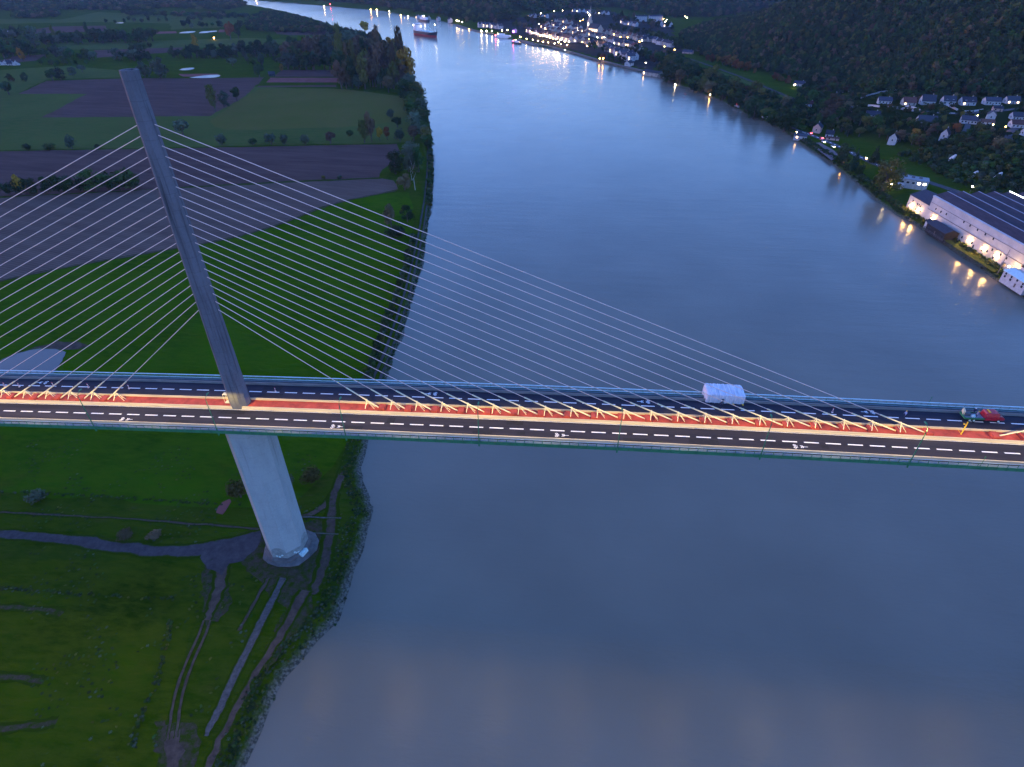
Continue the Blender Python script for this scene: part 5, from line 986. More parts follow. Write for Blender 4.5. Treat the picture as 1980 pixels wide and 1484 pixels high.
for px_, py_, w, ang, k in [
 (1709, 200, 26, A0+14, dict(label='white bungalow with dark roof at the left of the hillside row', wins=4)),
 (1755, 203, 26, A0+22, dict(label='brown-roofed hillside house with an amber light under the eaves', roof='tile', wall='stone_wall', lit=2, rise=4.2)),
 (1791, 202, 27, A0+20, dict(label='white hillside house with a tall slate roof and long balcony', rise=5.2, h=4.0)),
 (1831, 202, 25, A0+24, dict(label='white hillside house with two dormers and a front gable', dormer=2, h=4.0, rise=4.2)),
 (1868, 203, 28, A0+24, dict(label='white hillside house with lit porch and skylights', dormer=2, lit=1, h=3.6, rise=4.0)),
 (1915, 202, 30, A0+22, dict(label='long white hillside house on a stone base, roof dark', wins=5, h=3.8)),
 (1954, 200, 26, A0+24, dict(label='hillside house with bright lamps over its garage', lit=3, rise=3.6)),
 (1684, 231, 27, A0+16, dict(label='white house with two warm lit windows among dark trees', lit=2, h=4.8)),
 (1789, 240, 36, A0+14, dict(label='wide low house with a broad slate roof below the lane', wins=5, rise=4.2, W_=12)),
 (1871, 238, 30, A0+6, dict(label='white bungalow below the lane with white posts on its front', wins=5)),
 (1914, 231, 22, 62, dict(label='white house turning its gable to the river, roof dark', h=4.8, wins=2)),
 (1906, 240, 26, A0+12, dict(label='low outbuilding with a clay tile roof', roof='tile', h=2.4, rise=1.8)),
 (1968, 231, 30, A0+18, dict(label='long white house with a slate roof at the right frame edge', wins=5)),
 (1966, 246, 30, A0+18, dict(label='white house with a clay tile roof above the curved lane', roof='tile', wins=4)),
 (1726, 276, 22, 52, dict(label='white gabled house standing alone above the roadside scrub', h=5.2, rise=3.8, wins=2)),
 (1825, 268, 20, 50, dict(label='white gabled house with a hipped dark roof beside the orange trees', h=4.6, rise=4.0, wins=2)),
 (1927, 215, 18, A0+10, dict(label='small pink stuccoed annexe below the long white house', wall='pink_wall', h=3.0, rise=1.6, wins=2)),
 (1649, 219, 15, A0+20, dict(label='small pinkish house half hidden in trees left of the hillside row', wall='pink_wall', wins=2)),
 (1648, 177, 16, A0+10, dict(label='small house at the forest foot left of the white curved wall', wins=2)),
 (1545, 166, 22, A0, dict(label='cottage with a white lamp at the foot of the forest', lit=1)),
 (1624, 180, 14, A0, dict(label='dim cottage under the forest between the lamp-lit one and the curved wall', wins=2)),
 (1564, 206, 14, A0+4, dict(label='small white house with reddish roof among the bank trees', roof='tile', wins=2)),
 (1579, 256, 22, 60, dict(label='pink two-storey house with slate roof beside the riverside road', wall='pink_wall', h=5.6, rise=3.4, wins=2)),
 (1547, 268, 26, A0+6, dict(label='white riverside garage building with a low roof', h=3.0, rise=1.6, wins=2, lit=1)),
 (1603, 265, 16, A0+4, dict(label='small white house with a pale roof next to the pink house', wins=2, roof='slate')),
 (1609, 271, 26, A0+6, dict(label='long low pink shed beside the riverside road', wall='pink_wall', roof='tile', h=2.2, rise=.7, W_=4, wins=2)),
 (1985, 262, 22, A0+30, dict(label='small pale house inside the bend of the curved lane', wins=2)),
 (1330, 104, 22, A0, dict(label='house lit orange beside the railway crossing', wall='pink_wall', wins=2)),
 (1352, 98, 20, 50, dict(label='tall villa with gables at the forest edge by the railway', h=6, rise=4.5, wins=2)),
 (1216, 128, 18, 55, dict(label='pale house behind the boathouse with a white lamp', h=5, wins=2)),
]: phouse(px_, py_, w, ang, **k)
def wall_strip(pxs, label, h=1.3):
    pts = resample(atl(pxs), 4); mb = MB(); rings = []
    for i, p in enumerate(pts):
        d = pts[min(i+1, len(pts)-1)]-pts[max(i-1, 0)]; d /= np.linalg.norm(d); n = np.array([-d[1], d[0]])*.25; z = H(*p); rings.append([(*(p-n), z-1), (*(p+n), z-1), (*(p+n), z+h), (*(p-n), z+h)])
    mb.loft(rings); tag(mb.build('garden_wall', M['white_wall']), label, 'wall')
for pxs, lb, h in (([(1664, 191), (1690, 183), (1720, 177), (1744, 174)], 'long curved white wall climbing at the forest foot', 1.6), ([(1678, 206), (1700, 208)], 'short white wall below the leftmost hillside bungalow', 1.8), ([(1715, 210), (1732, 211), (1766, 216)], 'long white retaining wall below the brown-roofed house', 2.2), ([(1750, 207), (1766, 210), (1779, 216)], 'white ramp wall beside the lane', 1.8), ([(1809, 218), (1828, 220), (1846, 221)], 'low white wall along the lane', 1.2), ([(1864, 217), (1880, 217), (1900, 214)], 'white wall in front of the long hillside house', 1.5), ([(1829, 204), (1842, 210), (1853, 216)], 'sloping white wall beside the two-dormer house', 1.8)): wall_strip(pxs, lb, h)
# thicket filling the gaps between the houses
LANES = [np.array(atl(l)) for l in ([(1740, 212), (1780, 214), (1810, 220), (1850, 221), (1880, 219), (1930, 216), (1990, 208)], [(1995, 244), (1968, 246), (1951, 256), (1948, 266), (1955, 277), (1966, 283)], [(1872, 240), (1868, 252), (1856, 268)], [(1660, 200), (1700, 207), (1766, 216), (1850, 217), (1900, 214), (1990, 210)])]
THK = np.array(atl([(1545, 160), (1640, 164), (1700, 178), (1800, 187), (1990, 194), (1990, 300), (1850, 292), (1770, 288), (1735, 290), (1700, 272), (1640, 262), (1600, 250), (1560, 240), (1540, 205)]))
def keep_(P):
    k = inside(P, THK); cam2 = CAM[:2]
    for h_ in HPOS:
        h_ = np.array(h_); d = cam2-h_; d /= np.linalg.norm(d); r = P-h_; a_ = r@d; c_ = np.abs(r@np.array([-d[1], d[0]])); k &= ~((a_ > -8) & (a_ < 24) & (c_ < 13))
    for l in LANES: k &= seg_dist(P, l, False) > 7
    return k
pt_ = grid_pts(250, 720, 380, 900, 8.0, keep_, 31, .3); pt_ = pt_[np.random.default_rng(3).uniform(size=len(pt_)) < .72]; scatter('garden_thicket', pt_, 8.5, 7.5, 'dark thicket of garden trees around the hillside houses', 21)
# grey flat-roofed building by the road
p = atg(1762, 362); b0 = tag(empty('flat_roofed_building', (p[0], p[1], p[2]-.1), R(-24)), 'grey flat-roofed building between the road and the autumn tree', 'building')
c = MB(); c.box((0, 0, -1), (19, 11, 7.5)); c.build('wall', M['concrete'], b0); c = MB(); c.box((0, 0, 6.5), (19.6, 11.6, .4)); r0 = c.build('roof', M['bed'], b0)
for i in range(3): c = MB(); c.box((-6+5*i, 1, 6.9), (2.2, 2, 1.1)); c.build('vent', M['steel'], r0)
for i in range(5): c = MB(); c.box((-7.5+3.7*i, -5.52, 3.9), (1.8, .09, 1.3)); c.build('window', M['lit_white'] if i > 2 else M['glass'], b0)
c = MB(); c.box((-8, -7.5, -1), (4.5, 5, 4.5)); c.build('entrance', M['concrete'], b0)
# chalk faces in the scrub
for i, (x, y, lb) in enumerate(((1838, 310, 'small pale chalk outcrop high in the scrub slope'), (1879, 342, 'tall white chalk outcrop in the scrub slope above the factory'), (1925, 345, 'dim chalk outcrop at the right of the scrub slope'))):
    p = atg(x, y); rg2 = random.Random(i); c = MB(); c.loft([[(rg2.uniform(.6, 1)*rr*math.cos(k*.785), rg2.uniform(.5, .8)*rr*math.sin(k*.785), z) for k in range(8)] for z, rr in ((-1, 2.4), (1.5, 2.6), (3.6, 2.0), (5.4, .9))]); o = c.build('chalk_outcrop', M['chalk']); o.location = p; o.rotation_euler = (R(25), R(8), .5); tag(o, lb, 'rock')

# ------------------------------------------------------------------ the factory
fa, fb_ = np.array([316.5, 325.0]), np.array([326.5, 214.0]); fd = (fb_-fa)/np.linalg.norm(fb_-fa); fn = np.array([-fd[1], fd[0]]); fz = ZG+.1
if fn[0] < 0: fn = -fn
FA = math.atan2(fd[1], fd[0])
fac = tag(empty('factory', (fa[0], fa[1], fz), FA), 'long white riverside factory with dark ridged roof', 'factory')
# local frame: x along the river front (towards the right of the photo), y: -inland or +inland
sg = 1 if np.dot(np.array([-math.sin(FA), math.cos(FA)]), fn) > 0 else -1
FX0, FLEN, FH, FDEP, NB = 23.0, 89.0, 15.5, 92.0, 9
def fbox(mb, x0, x1, y0, y1, z0, z1): mb.box(((x0+x1)/2, sg*(y0+y1)/2, z0), (x1-x0, abs(y1-y0), z1-z0)); return mb
c = MB(); fbox(c, FX0, FX0+FLEN, 0, FDEP, -2, FH); c.build('wall', M['factory_wall'], fac)
c = MB(); fbox(c, FX0-.1, FX0+FLEN+.1, -.12, .02, FH-3.6, FH-3.4); fbox(c, FX0-.1, FX0+FLEN+.1, -.22, .02, 7.2, 7.5); c.build('pipe', M['steel'], fac)
pw = FDEP/NB
for i in range(NB):
    y = i*pw; c = MB(); c.loft([[(x, sg*yy, zz) for yy, zz in ((y+.02, FH), (y+.02, FH+.5), (y+pw*.80, FH+3.4), (y+pw*.98, FH))] for x in (FX0-.3, FX0+FLEN+.3)]); ro = c.build('roof', M['factory_roof'], fac)
    c = MB(); c.loft([[(x, sg*yy, zz) for yy, zz in ((y+pw*.76, FH+3.28), (y+pw*.80, FH+3.55), (y+pw*.84, FH+3.1), (y+pw*.80, FH+3.2))] for x in (FX0-.4, FX0+FLEN+.4)]); c.build('skylight', M['roof_strip'] if i == 4 else M['roof_light'], ro)
c = MB(); c.loft([[(x, sg*yy, zz) for yy, zz in ((-.25, FH-.1), (-.25, FH+.6), (.9, FH+.9), (.9, FH-.1))] for x in (FX0-.2, FX0+FLEN+.2)]); c.build('parapet', M['factory_wall'], fac)
# lower front wing at the upstream end
c = MB(); fbox(c, 0, FX0-.02, .3, 38, -2, 9.2); c.loft([[(x, sg*yy, zz) for yy, zz in ((.3, 9.2), (.3, 9.4), (9.5, 12.6), (19, 9.3), (19, 9.2))] for x in (0, FX0-.02)]); c.build('wing', M['factory_wall'], fac)
c = MB(); c.loft([[(x, sg*yy, zz) for yy, zz in ((-.1, 9.25), (9.5, 12.65), (19.4, 9.25), (19.4, 9.5), (9.5, 12.95), (-.1, 9.5))] for x in (-.3, FX0-.03)]); c.loft([[(x, sg*yy, zz) for yy, zz in ((19.4, 9.2), (28.5, 12.0), (38, 9.2), (38, 9.4), (28.5, 12.3), (19.4, 9.4))] for x in (-.3, FX0-.03)]); c.build('wing_roof', M['slate'], fac)
rngf = random.Random(4)
for x, z in [(3+x_, z_) for x_, z_ in ((2, 6), (7.5, 5.6), (9.5, 5.6), (11.5, 5.6), (8, 2.2), (13, 2.4))]+[(30, 9), (35.5, 9), (41, 9.4), (58, 10.6), (64, 10.6), (71, 10.6), (78, 10.6), (85, 10.6), (88, 5.2), (95, 5.2), (100, 5.2), (62, 2.4), (71.5, 2.6), (73.5, 1.4), (81, 2), (85, 3.0), (91, 1.6), (29, 3.4)]:
    c = MB(); yy = .3 if x < FX0 else 0; fbox(c, x-.5, x+.5, yy-.09, yy+.02, z, z+1.3); c.build('window', M['glass'], fac)
# shed and brick store leaning out of the front
s1 = MB(); X = lambda x, y, z=0: (fa[0]+fd[0]*x+fn[0]*y, fa[1]+fd[1]*x+fn[1]*y, fz+z)
o = house('shed', X(36.0, -3.2), 6, 4.5, 3, 1.0, FA, 'white_wall', 'slate', 'small white shed against the lamp-lit factory front', wins=1, chim=False, cat='shed')
o = house('store_building', X(49.5, -4.6), 19, 8.5, 4.2, 1.8, FA+(math.pi if sg < 0 else 0), 'dark', 'slate', 'dark low store building with a lit green window against the factory front', wins=3, chim=False, cat='building')
o = house('annexe_building', X(122, -5.5), 17, 9, 5, 1.2, FA, 'white_wall', 'rail', 'white flat annexe beyond the mast at the downstream end of the factory', wins=4, chim=False, cat='building')
o = house('workshop_building', X(132, 8), 34, 22, 8, 2.6, FA, 'white_wall', 'tile', 'white workshop with a red tiled roof at the right end of the factory', wins=4, chim=False, cat='building')
# pylon mast with boxes
c = MB(); c.tube([(0, 0, 0), (0, 0, 14)], [.22, .12], 8); c.box((.5, 0, 4), (1.6, 1.4, 2.2)); c.box((0, 0, 11), (2.4, .15, .15)); o = c.build('utility_mast', M['steel']); o.location = X(107, -7); tag(o, 'steel utility mast with a cabinet at the corner of the factory', 'mast')
c = MB()
for i in range(16): c.box((i*5.5, 0, 0), (.1, .1, 1.6))
for z in (.5, 1.0, 1.5): c.box((41, 0, z), (82.5, .05, .06))
o = c.build('fence', M['steel']); o.location = X(20, -11); o.rotation_euler = (0, 0, FA); tag(o, 'low wire fence along the river edge in front of the factory', 'fence')
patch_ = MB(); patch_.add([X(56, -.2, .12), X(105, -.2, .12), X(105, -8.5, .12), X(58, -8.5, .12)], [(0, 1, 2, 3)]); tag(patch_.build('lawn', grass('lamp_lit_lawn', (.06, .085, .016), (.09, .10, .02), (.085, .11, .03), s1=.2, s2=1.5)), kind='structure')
def lamp_at(name, p, h, head, label, group=None, r=.5, cat='street lamp', arm=0.0):
    o = empty(name, p); tag(o, label, cat, group); mb = MB(); mb.tube([(0, 0, -.5), (0, 0, h)], [.10, .07], 5); mb.build('pole', M['steel'], o)
    mb = MB(); mb.ball((0, 0, h+r*.8), r, 7, 4, (1, 1, .8)); mb.build('lantern', M[head], o); return o
flab = ['wall lamp on the factory wing, first from its upstream end', 'wall lamp on the factory wing, beside the three small windows', 'wall lamp on the factory front above the white shed', 'lamp over the gable of the dark store building', 'wall lamp on the factory front right of the store building', 'wall lamp on the factory front, middle of the lit lawn', 'wall lamp on the factory front near the mast', 'wall lamp beside the steel utility mast']
for i, (x, z) in enumerate(((6, 3.6), (14.5, 3.4), (31.5, 4.0), (55.5, 4.2), (69, 3.9), (82, 4.2), (93, 4.4), (108.5, 4.8))):
    o = empty('wall_lamp', X(x, -1.0 if i not in (3, 7) else -4, z)); tag(o, flab[i], 'wall lamp', 'wall lamps of the factory')
    c = MB(); c.tube([(0, 0, 0), (fn[0]*1.1, fn[1]*1.1, .1)], .06, 5); c.build('bracket', M['steel'], o); c = MB(); c.ball((0, 0, 0), .42, 7, 4); c.build('lantern', M['factory_lamp'], o)
# bank furniture and other lamps of the right bank
for px_, py_, h, hd, r, lb in ((1718, 371, 6, 'lamp_white', .75, 'white-green lamp on the river edge left of the factory'), (1671, 316, 5, 'lamp_orange', .6, 'amber lamp among the conifers by the road'), (1874, 372, 5, 'lamp_white', .5, 'lamp at the landward corner of the factory roof'), (1305, 166, 3, 'lamp_white', .7, 'white lamp at the foot of the overhanging willow'), (1344, 173, 3, 'lamp_warm', .45, 'faint lamp between bank trees'), (1372, 186, 3, 'lamp_warm', .5, 'warm lamp beside the small bank hut'), (1534, 168, 3, 'lamp_white', .6, 'white lamp at the cottage under the forest'), (1538, 262, 4, 'lamp_warm', .4, 'lamp at the corner of the white garage'), (1630, 315, 2.5, 'lamp_orange', .45, 'low orange light under the broad tree by the car park'), (1660, 229, 3, 'lamp_orange', .45, 'orange lamp left of the house with warm windows'), (1753, 196, 3, 'lamp_orange', .35, 'amber porch lamp of the brown-roofed house'), (1863, 199, 3, 'lamp_warm', .35, 'warm porch lamp of the house with skylights'), (1955, 195, 3, 'lamp_white', .5, 'bright lamp over the garage at the right of the hillside row'), (1963, 196, 3, 'lamp_warm', .35, 'warm lamp beside the bright garage lamp'), (1917, 246, 3, 'lamp_warm', .4, 'upper warm light in the garden below the tile-roofed outbuilding'), (1912, 254, 2, 'lamp_orange', .35, 'lower warm light in the garden below the tile-roofed outbuilding'), (1941, 250, 3, 'lamp_orange', .45, 'orange lamp beside the curved lane'), (1887, 228, 3, 'lamp_warm', .35, 'small warm lamp at the gabled hillside house')):
    p = atg(px_, py_+3); lamp_at('lamp_post', p, h, hd, lb, None, r)

# cars added in place of the riverside road's light trails: lit head and tail lamps
def car(px_, py_, rz, m, tail, label, on=True):
    p = atg(px_, py_); o = tag(empty('car', (p[0], p[1], p[2]+.2), rz), label, 'car')
    c = MB(); c.loft([[(x, y, z) for y, z in ((-.85, .3), (.85, .3), (.88, .75), (.82, zt), (-.82, zt), (-.88, .75))] for x, zt in ((-2.1, .85), (-1.9, .98), (1.0, .95), (2.0, .78), (2.15, .6))]); c.build('body', M[m], o)
    c = MB(); c.loft([[(x, y*k, z) for y, z in ((-.78, .93), (.78, .93), (.62, zt), (-.62, zt))] for x, k, zt in ((-1.8, .98, .97), (-1.3, 1, 1.45), (.3, 1, 1.45), (1.05, .96, .97))]); c.build('cabin', M['glass'], o)
    for wx in (-1.3, 1.35):
        for sy in (-1, 1): c = MB(); c.tube([(wx, sy*.7, .3), (wx, sy*.9, .3)], .31, 10); c.build('wheel', M['tyre'], o)
    for sy in (-1, 1):
        c = MB(); c.box((-2.14, sy*.6, .55), (.12, .42, .28)); c.build('tail_lamp', M['lamp_red'] if on and tail else M['vehicle_red'], o)
        c = MB(); c.box((2.12, sy*.6, .5), (.12, .40, .25)); c.build('headlight', M['lamp_white'] if on and not tail else M['white_paint'], o)
RA = math.atan2(*(atg(1660, 303)-atg(1578, 265))[[1, 0]])
car(1566, 259, RA+math.pi, 'vehicle_red', True, 'red car with lit tail lamps beside the pink house'); car(1588, 268, RA+math.pi, 'vehicle_red', True, 'second car with lit tail lamps on the riverside road', True); car(1592, 276, RA, 'ship_white', False, 'white car with lit headlights before the car park'); car(1610, 285, RA, 'rail', False, 'pale car with lit headlights beside the broad tree')
for a, lb in (((1424, 203), 'car with red tail lamps on the bank road, beside the parked vans'), ((1480, 226), 'car with red tail lamps on the bank road, before the biggest bank tree'), ((1327, 160), 'car with red tail lamps behind the overhanging willow')): car(*a, RA+math.pi, 'vehicle_red', True, lb)
for i, (x, y) in enumerate(((1421, 206), (1426, 208), (1476, 229), (1482, 231), (1368, 181))):
    p = atg(x, y); o = tag(empty('van', (p[0], p[1], p[2]+.1), RA), 'pale van parked on the grass of the right bank', 'van', 'pale vans on the right bank'); c = MB(); c.loft([[(xx, yy, zz) for yy, zz in ((-.95, .4), (.95, .4), (.95, zt), (-.95, zt))] for xx, zt in ((-2.6, 2.3), (1.4, 2.35), (2.0, 1.3), (2.6, 1.1))]); c.build('body', M['ship_white'], o); c = MB(); c.add([(1.5, -.85, 2.2), (1.5, .85, 2.2), (1.98, .85, 1.4), (1.98, -.85, 1.4)], [(0, 1, 2, 3)]); c.build('windscreen', M['glass'], o)

# ------------------------------------------------------------------ the town
SHA = math.atan2(*(at(1105, 84, -52)-at(1012, 64, -52))[[1, 0]])
proto = {}
def town_house(px_, py_, L_, W_, h, wall, roof, ang, label, group, lit=0, rise=4.0):
    k = (L_, W_, h, wall, roof, lit, rise)
    p = atg(px_, py_)
    if k not in proto: o = house('town_house', p, L_, W_, h, rise, 0, wall, roof, label, group, lit, 3, True, 0); proto[k] = tree_of(o)
    else: o = copy_tree(proto[k])
    o.location = (p[0], p[1], p[2]-.1); o.rotation_euler = (0, 0, ang); tag(o, label, None, group); return o
TH = random.Random(15)
def trow(x0, y0, x1, y1, n, label, group, walls=('white_wall', 'stone_wall'), roofs=('tile', 'slate'), lit=(0, 0, 1), L=(12, 16), h=(6, 7.5), jy=1.0):
    for i in range(n):
        u = (i+.5)/n; town_house(x0+(x1-x0)*u+TH.uniform(-1.5, 1.5), y0+(y1-y0)*u+TH.uniform(-jy, jy), TH.choice(L), 9.5, TH.choice(h), TH.choice(walls), TH.choice(roofs), SHA+TH.choice((0, 0, math.pi/2))+TH.uniform(-.1, .1), label, group, TH.choice(lit))
trow(1018, 64, 1112, 84, 13, 'quayside house in the brightly lit row facing the river', 'quayside houses', ('white_wall',), ('tile',), (1, 2), (14, 16), (7.5, 8.5))
trow(1042, 66, 1125, 79, 9, 'red-roofed house in the block behind the quay', 'houses behind the quay', ('stone_wall',), roofs=('tile',))
trow(1048, 60, 1135, 72, 9, 'red-roofed house in the block behind the quay', 'houses behind the quay', ('stone_wall',), roofs=('tile',))
trow(1044, 55, 1128, 59, 7, 'pale-fronted house in the lamp-lit street below the church', 'houses of the church street', ('white_wall',), ('slate', 'tile'))
for a in ((1040, 70.5, 1130, 84, 8), (1054, 51, 1120, 56, 6), (1150, 62, 1200, 72, 6), (1130, 84, 1185, 98, 6), (1190, 84, 1240, 100, 6), (1205, 72, 1250, 82, 5), (1065, 44, 1110, 47, 4)): trow(*a, 'dark-roofed house in the crowded middle of the town', 'houses in the middle of the town', ('stone_wall',), ('tile', 'tile', 'slate'))
trow(1120, 64, 1175, 78, 8, 'house in the cluster right of the church', 'houses right of the church')
trow(1150, 72, 1215, 92, 9, 'house along the main street of the town', 'houses of the main street')
trow(1172, 100, 1230, 116, 7, 'slate-roofed house in the riverside quarter nearest the bridge', 'houses of the near quarter', ('white_wall', 'stone_wall', 'pink_wall'), ('slate',), h=(7.5, 8.5))
trow(1190, 108, 1222, 120, 4, 'slate-roofed house in the riverside quarter nearest the bridge', 'houses of the near quarter', ('white_wall', 'stone_wall'), ('slate',), h=(7.5, 8.5))
trow(1106, 22, 1178, 30, 8, 'small house on the slope above the church', 'houses on the upper slope', ('white_wall',), ('slate', 'tile'))
trow(1022, 34, 1060, 36, 5, 'pale house on the slope above the quay end', 'houses on the quay slope', ('white_wall',), ('slate',))
trow(925, 52, 972, 58, 6, 'pale waterside house at the far end of the quay', 'far waterside houses', ('white_wall',), ('slate',), h=(7.5, 8.5))
trow(1200, 46, 1232, 52, 4, 'pale house between the church and the long buildings', 'houses below the long buildings', ('white_wall',), ('slate',))
trow(1245, 78, 1300, 92, 6, 'house beside the railway station street', 'houses of the station street', ('white_wall', 'stone_wall'), ('slate',))
trow(1272, 50, 1300, 54, 3, 'lamp-lit white house at the mouth of the side valley', 'houses at the valley mouth', ('white_wall',), ('slate',), (2,))
trow(798, 36, 880, 44, 4, 'small dim house on the far wooded shore', 'houses on the far shore', ('white_wall', 'stone_wall'), ('slate',))
trow(0, 64, 34, 68, 3, 'small white house among trees at the far left', 'houses at the far left', ('white_wall',), ('slate',), (0,), (8,), (3,)); trow(-2, 127, 36, 126, 4, 'small white house by the trees at the left frame edge', 'houses at the left frame edge', ('white_wall',), ('slate',), (0,), (6, 7), (2.6,))
for px_, w, lb in ((1239, 22, 'long pale institutional building, left of a pair above the town'), (1267, 26, 'long pale institutional building, right of a pair above the town')): p = atg(px_, 42); s = mpp(p); house('long_building', p, w*s, 14, 13, 3, .05, 'white_wall', 'slate', lb, None, 0, 6, True, 0, 'building')
p = atg(526, 147); house('shed', p, 9, 7, 3.4, 2.6, .4, 'hull', 'slate', 'small dark blue shed beside the dense dark round tree', None, 0, 2, False, 0, 'shed')
p = atg(1262, 146); house('boathouse', p, 30, 16, 5, 2.2, SHA+.35, 'stone_wall', 'slate', 'low wide boathouse with a grey roof on the right bank', None, 1, 4, False, 0, 'building')
# church
p = atg(1139, 64); ch = tag(empty('church', (p[0], p[1], p[2]-.2), SHA+.2), 'lamp-lit stone church with a tall lantern spire', 'church')
c = MB(); c.box((0, 0, -1), (9, 9, 27)); c.build('tower', M['stone_wall'], ch); c = MB(); c.loft([[(r*math.cos(k*.785+.39), r*math.sin(k*.785+.39), z) for k in range(8)] for z, r in ((26, 4.4), (33, 3.6), (33.2, 2.6), (40, 2.2), (40.2, 1.8), (56, .15))]); c.build('spire', M['stone_wall'], ch)
c = MB(); c.loft([[(x, y, z) for y, z in ((-8, -1), (8, -1), (8, 12), (0, 20), (-8, 12))] for x in (4.6, 38)]); c.build('nave', M['stone_wall'], ch); c = MB(); c.loft([[(x, y, z) for y, z in ((-8.6, 11.6), (0, 20.1), (8.6, 11.6), (8.6, 12.1), (0, 20.7), (-8.6, 12.1))] for x in (4.55, 38.4)]); c.build('roof', M['slate'], ch)
for i in range(5): c = MB(); c.box((9+6.2*i, -8.05, 3), (1.6, .12, 6.5)); c.build('window', M['lit_window'], ch)
c = MB(); c.box((0, -4.52, 16), (2, .1, 5)); c.build('belfry_window', M['lit_white'], ch)
for (dx, dy, hh, hd, r, lb) in ((-7, -12, 2, 'lamp_warm', .7, 'floodlight at the foot of the church tower'), (16, -16, 1.5, 'lamp_orange', .7, 'orange floodlight before the church nave'), (30, -16, 1.5, 'lamp_orange', .7, 'orange floodlight near the choir of the church')):
    a = SHA+.2; q = (p[0]+dx*math.cos(a)-dy*math.sin(a), p[1]+dx*math.sin(a)+dy*math.cos(a)); lamp_at('floodlight', (q[0], q[1], H(*q)), hh, hd, lb, None, r, 'floodlight')
c = MB(); c.ball((0, 0, 0), 1.0, 7, 4); o = c.build('lantern', M['lamp_white'], ch); o.location = (0, 0, 36.6); o.location = (0, -3.0, 37)
# lamps of the town, read from the photograph
Z8 = [(38, 178), (208, 150), (315, 140), (500, 150), (635, 165), (778, 178), (605, 222), (92, 378), (170, 378), (248, 380), (325, 380), (398, 385), (508, 400), (540, 402), (570, 418), (610, 425), (770, 450), (830, 455), (755, 498), (845, 498), (938, 410), (12, 320), (1325, 540), (1875, 220), (1900, 235), (1620, 290), (1660, 318), (1640, 262), (970, 572), (1160, 820), (1370, 835), (710, 575), (345, 725-60)]
WL, WG = 'small white street lamp in the streets of the riverside town', 'white street lamps of the town'
for x, y in Z8: lamp_at('lamp_post', atg(x/6.6+1040, y/6.6+4), 6, 'lamp_white', WL, WG, TH.uniform(.65, .9))
Z9 = [(575, 260), (540, 280), (390, 325), (998, 433), (965, 460), (1048, 492), (1140, 500), (1290, 555), (1610, 620), (1740, 660), (1600, 255), (565, 560), (625, 615), (785, 778), (830, 778), (645, 520), (470, 545)]
for x, y in Z9: lamp_at('lamp_post', atg(x/6.6+1040, y/6.6+4), 6, 'lamp_orange', 'small orange street lamp in the streets of the riverside town', 'orange street lamps of the town', TH.uniform(.65, .95))
Z7 = [(1545, 285), (1630, 325), (1685, 335), (1735, 355), (1795, 380), (1850, 390), (1905, 405), (1950, 415)]
Q = [(x/12.375+900, y/12.375+40) for x, y in Z7]+[(x/6.6+1040, y/6.6) for x, y in ((155, 500), (195, 510), (230, 520), (285, 530), (340, 550), (395, 555), (260, 560), (780, 570), (852, 575))]
for x, y in Q: lamp_at('lamp_post', atg(x, y+4.5), 6, 'lamp_warm', 'bright warm lamp in the row along the town quay', 'lamps along the town quay', TH.uniform(.9, 1.2))
for x, y in ((1006, 75), (1018, 78.5), (1030, 80), (1040, 82.5), (1050, 84.5), (1060, 86), (1072, 88), (1084, 89.5), (1096, 91)): lamp_at('lamp_post', atg(x, y+1), 3.5, 'lamp_warm', 'low warm lamp of the quayside terrace', 'terrace lamps on the quay', TH.uniform(.6, .9))
for x, y, hd, r, lb in ((717, 20, 'lamp_orange', 1.3, 'orange lamp on the far shore, left of a pair'), (729, 20.5, 'lamp_warm', 1.4, 'warm lamp on the far shore, right of a pair'), (753, 23.5, 'lamp_white', 1.0, 'white lamp on the far shore beside an orange pair'), (775, 31, 'lamp_orange', 1.2, 'orange lamp on a landing beyond the large ship'), (772, 14, 'lamp_warm', 1.0, 'lamp on the wooded slope, left of a pair above the far shore'), (781, 16.5, 'lamp_warm', 1.0, 'lamp on the wooded slope, right of a pair above the far shore'), (789, 33, 'lamp_white', 1.0, 'white lamp at the water edge behind the large ship'), (627, 13.5, 'lamp_warm', 1.6, 'lone lamp far up the river'), (639, 10, 'lamp_red', .9, 'red navigation light far up the river'), (883, 42, 'lamp_warm', 1.0, 'left of three lamps on the pontoon above the large ship'), (887, 43, 'lamp_warm', 1.0, 'middle of three lamps on the pontoon above the large ship'), (894, 45, 'lamp_warm', 1.0, 'right of three lamps on the pontoon above the large ship'), (907, 59, 'lamp_orange', .8, 'single amber lamp on the shore left of the far houses'), (931, 63, 'lamp_white', 1.3, 'bright lamp on the jetty, left of three'), (941, 63, 'lamp_white', 1.3, 'bright lamp on the jetty, middle of three'), (951, 62.5, 'lamp_white', 1.0, 'bright lamp on the jetty, right of three'), (971, 62, 'lamp_warm', 1.2, 'yellow lamp at the head of the quay'), (981, 61, 'lamp_warm', 1.2, 'yellow lamp on the quay beside the violet light'), (415, 77, 'lamp_orange', 1.3, 'lone orange lamp on the flood plain beyond the pylon'), (496, 1, 'lamp_orange', 1.5, 'faint orange lamp where the river leaves the view')):
    lamp_at('lamp_post', atg(x, y+2), 4, hd, lb, None, r)
p = atg(995, 64); house('pavilion', p, 10, 8, 7, 3, SHA, 'white_wall', 'slate', 'small pavilion washed in violet light on the quay', None, 0, 2, False, 0, 'building'); lamp_at('spotlight', atg(993, 66), 3, 'lamp_violet', 'violet spotlight on the quay', None, 2.2, 'spotlight')
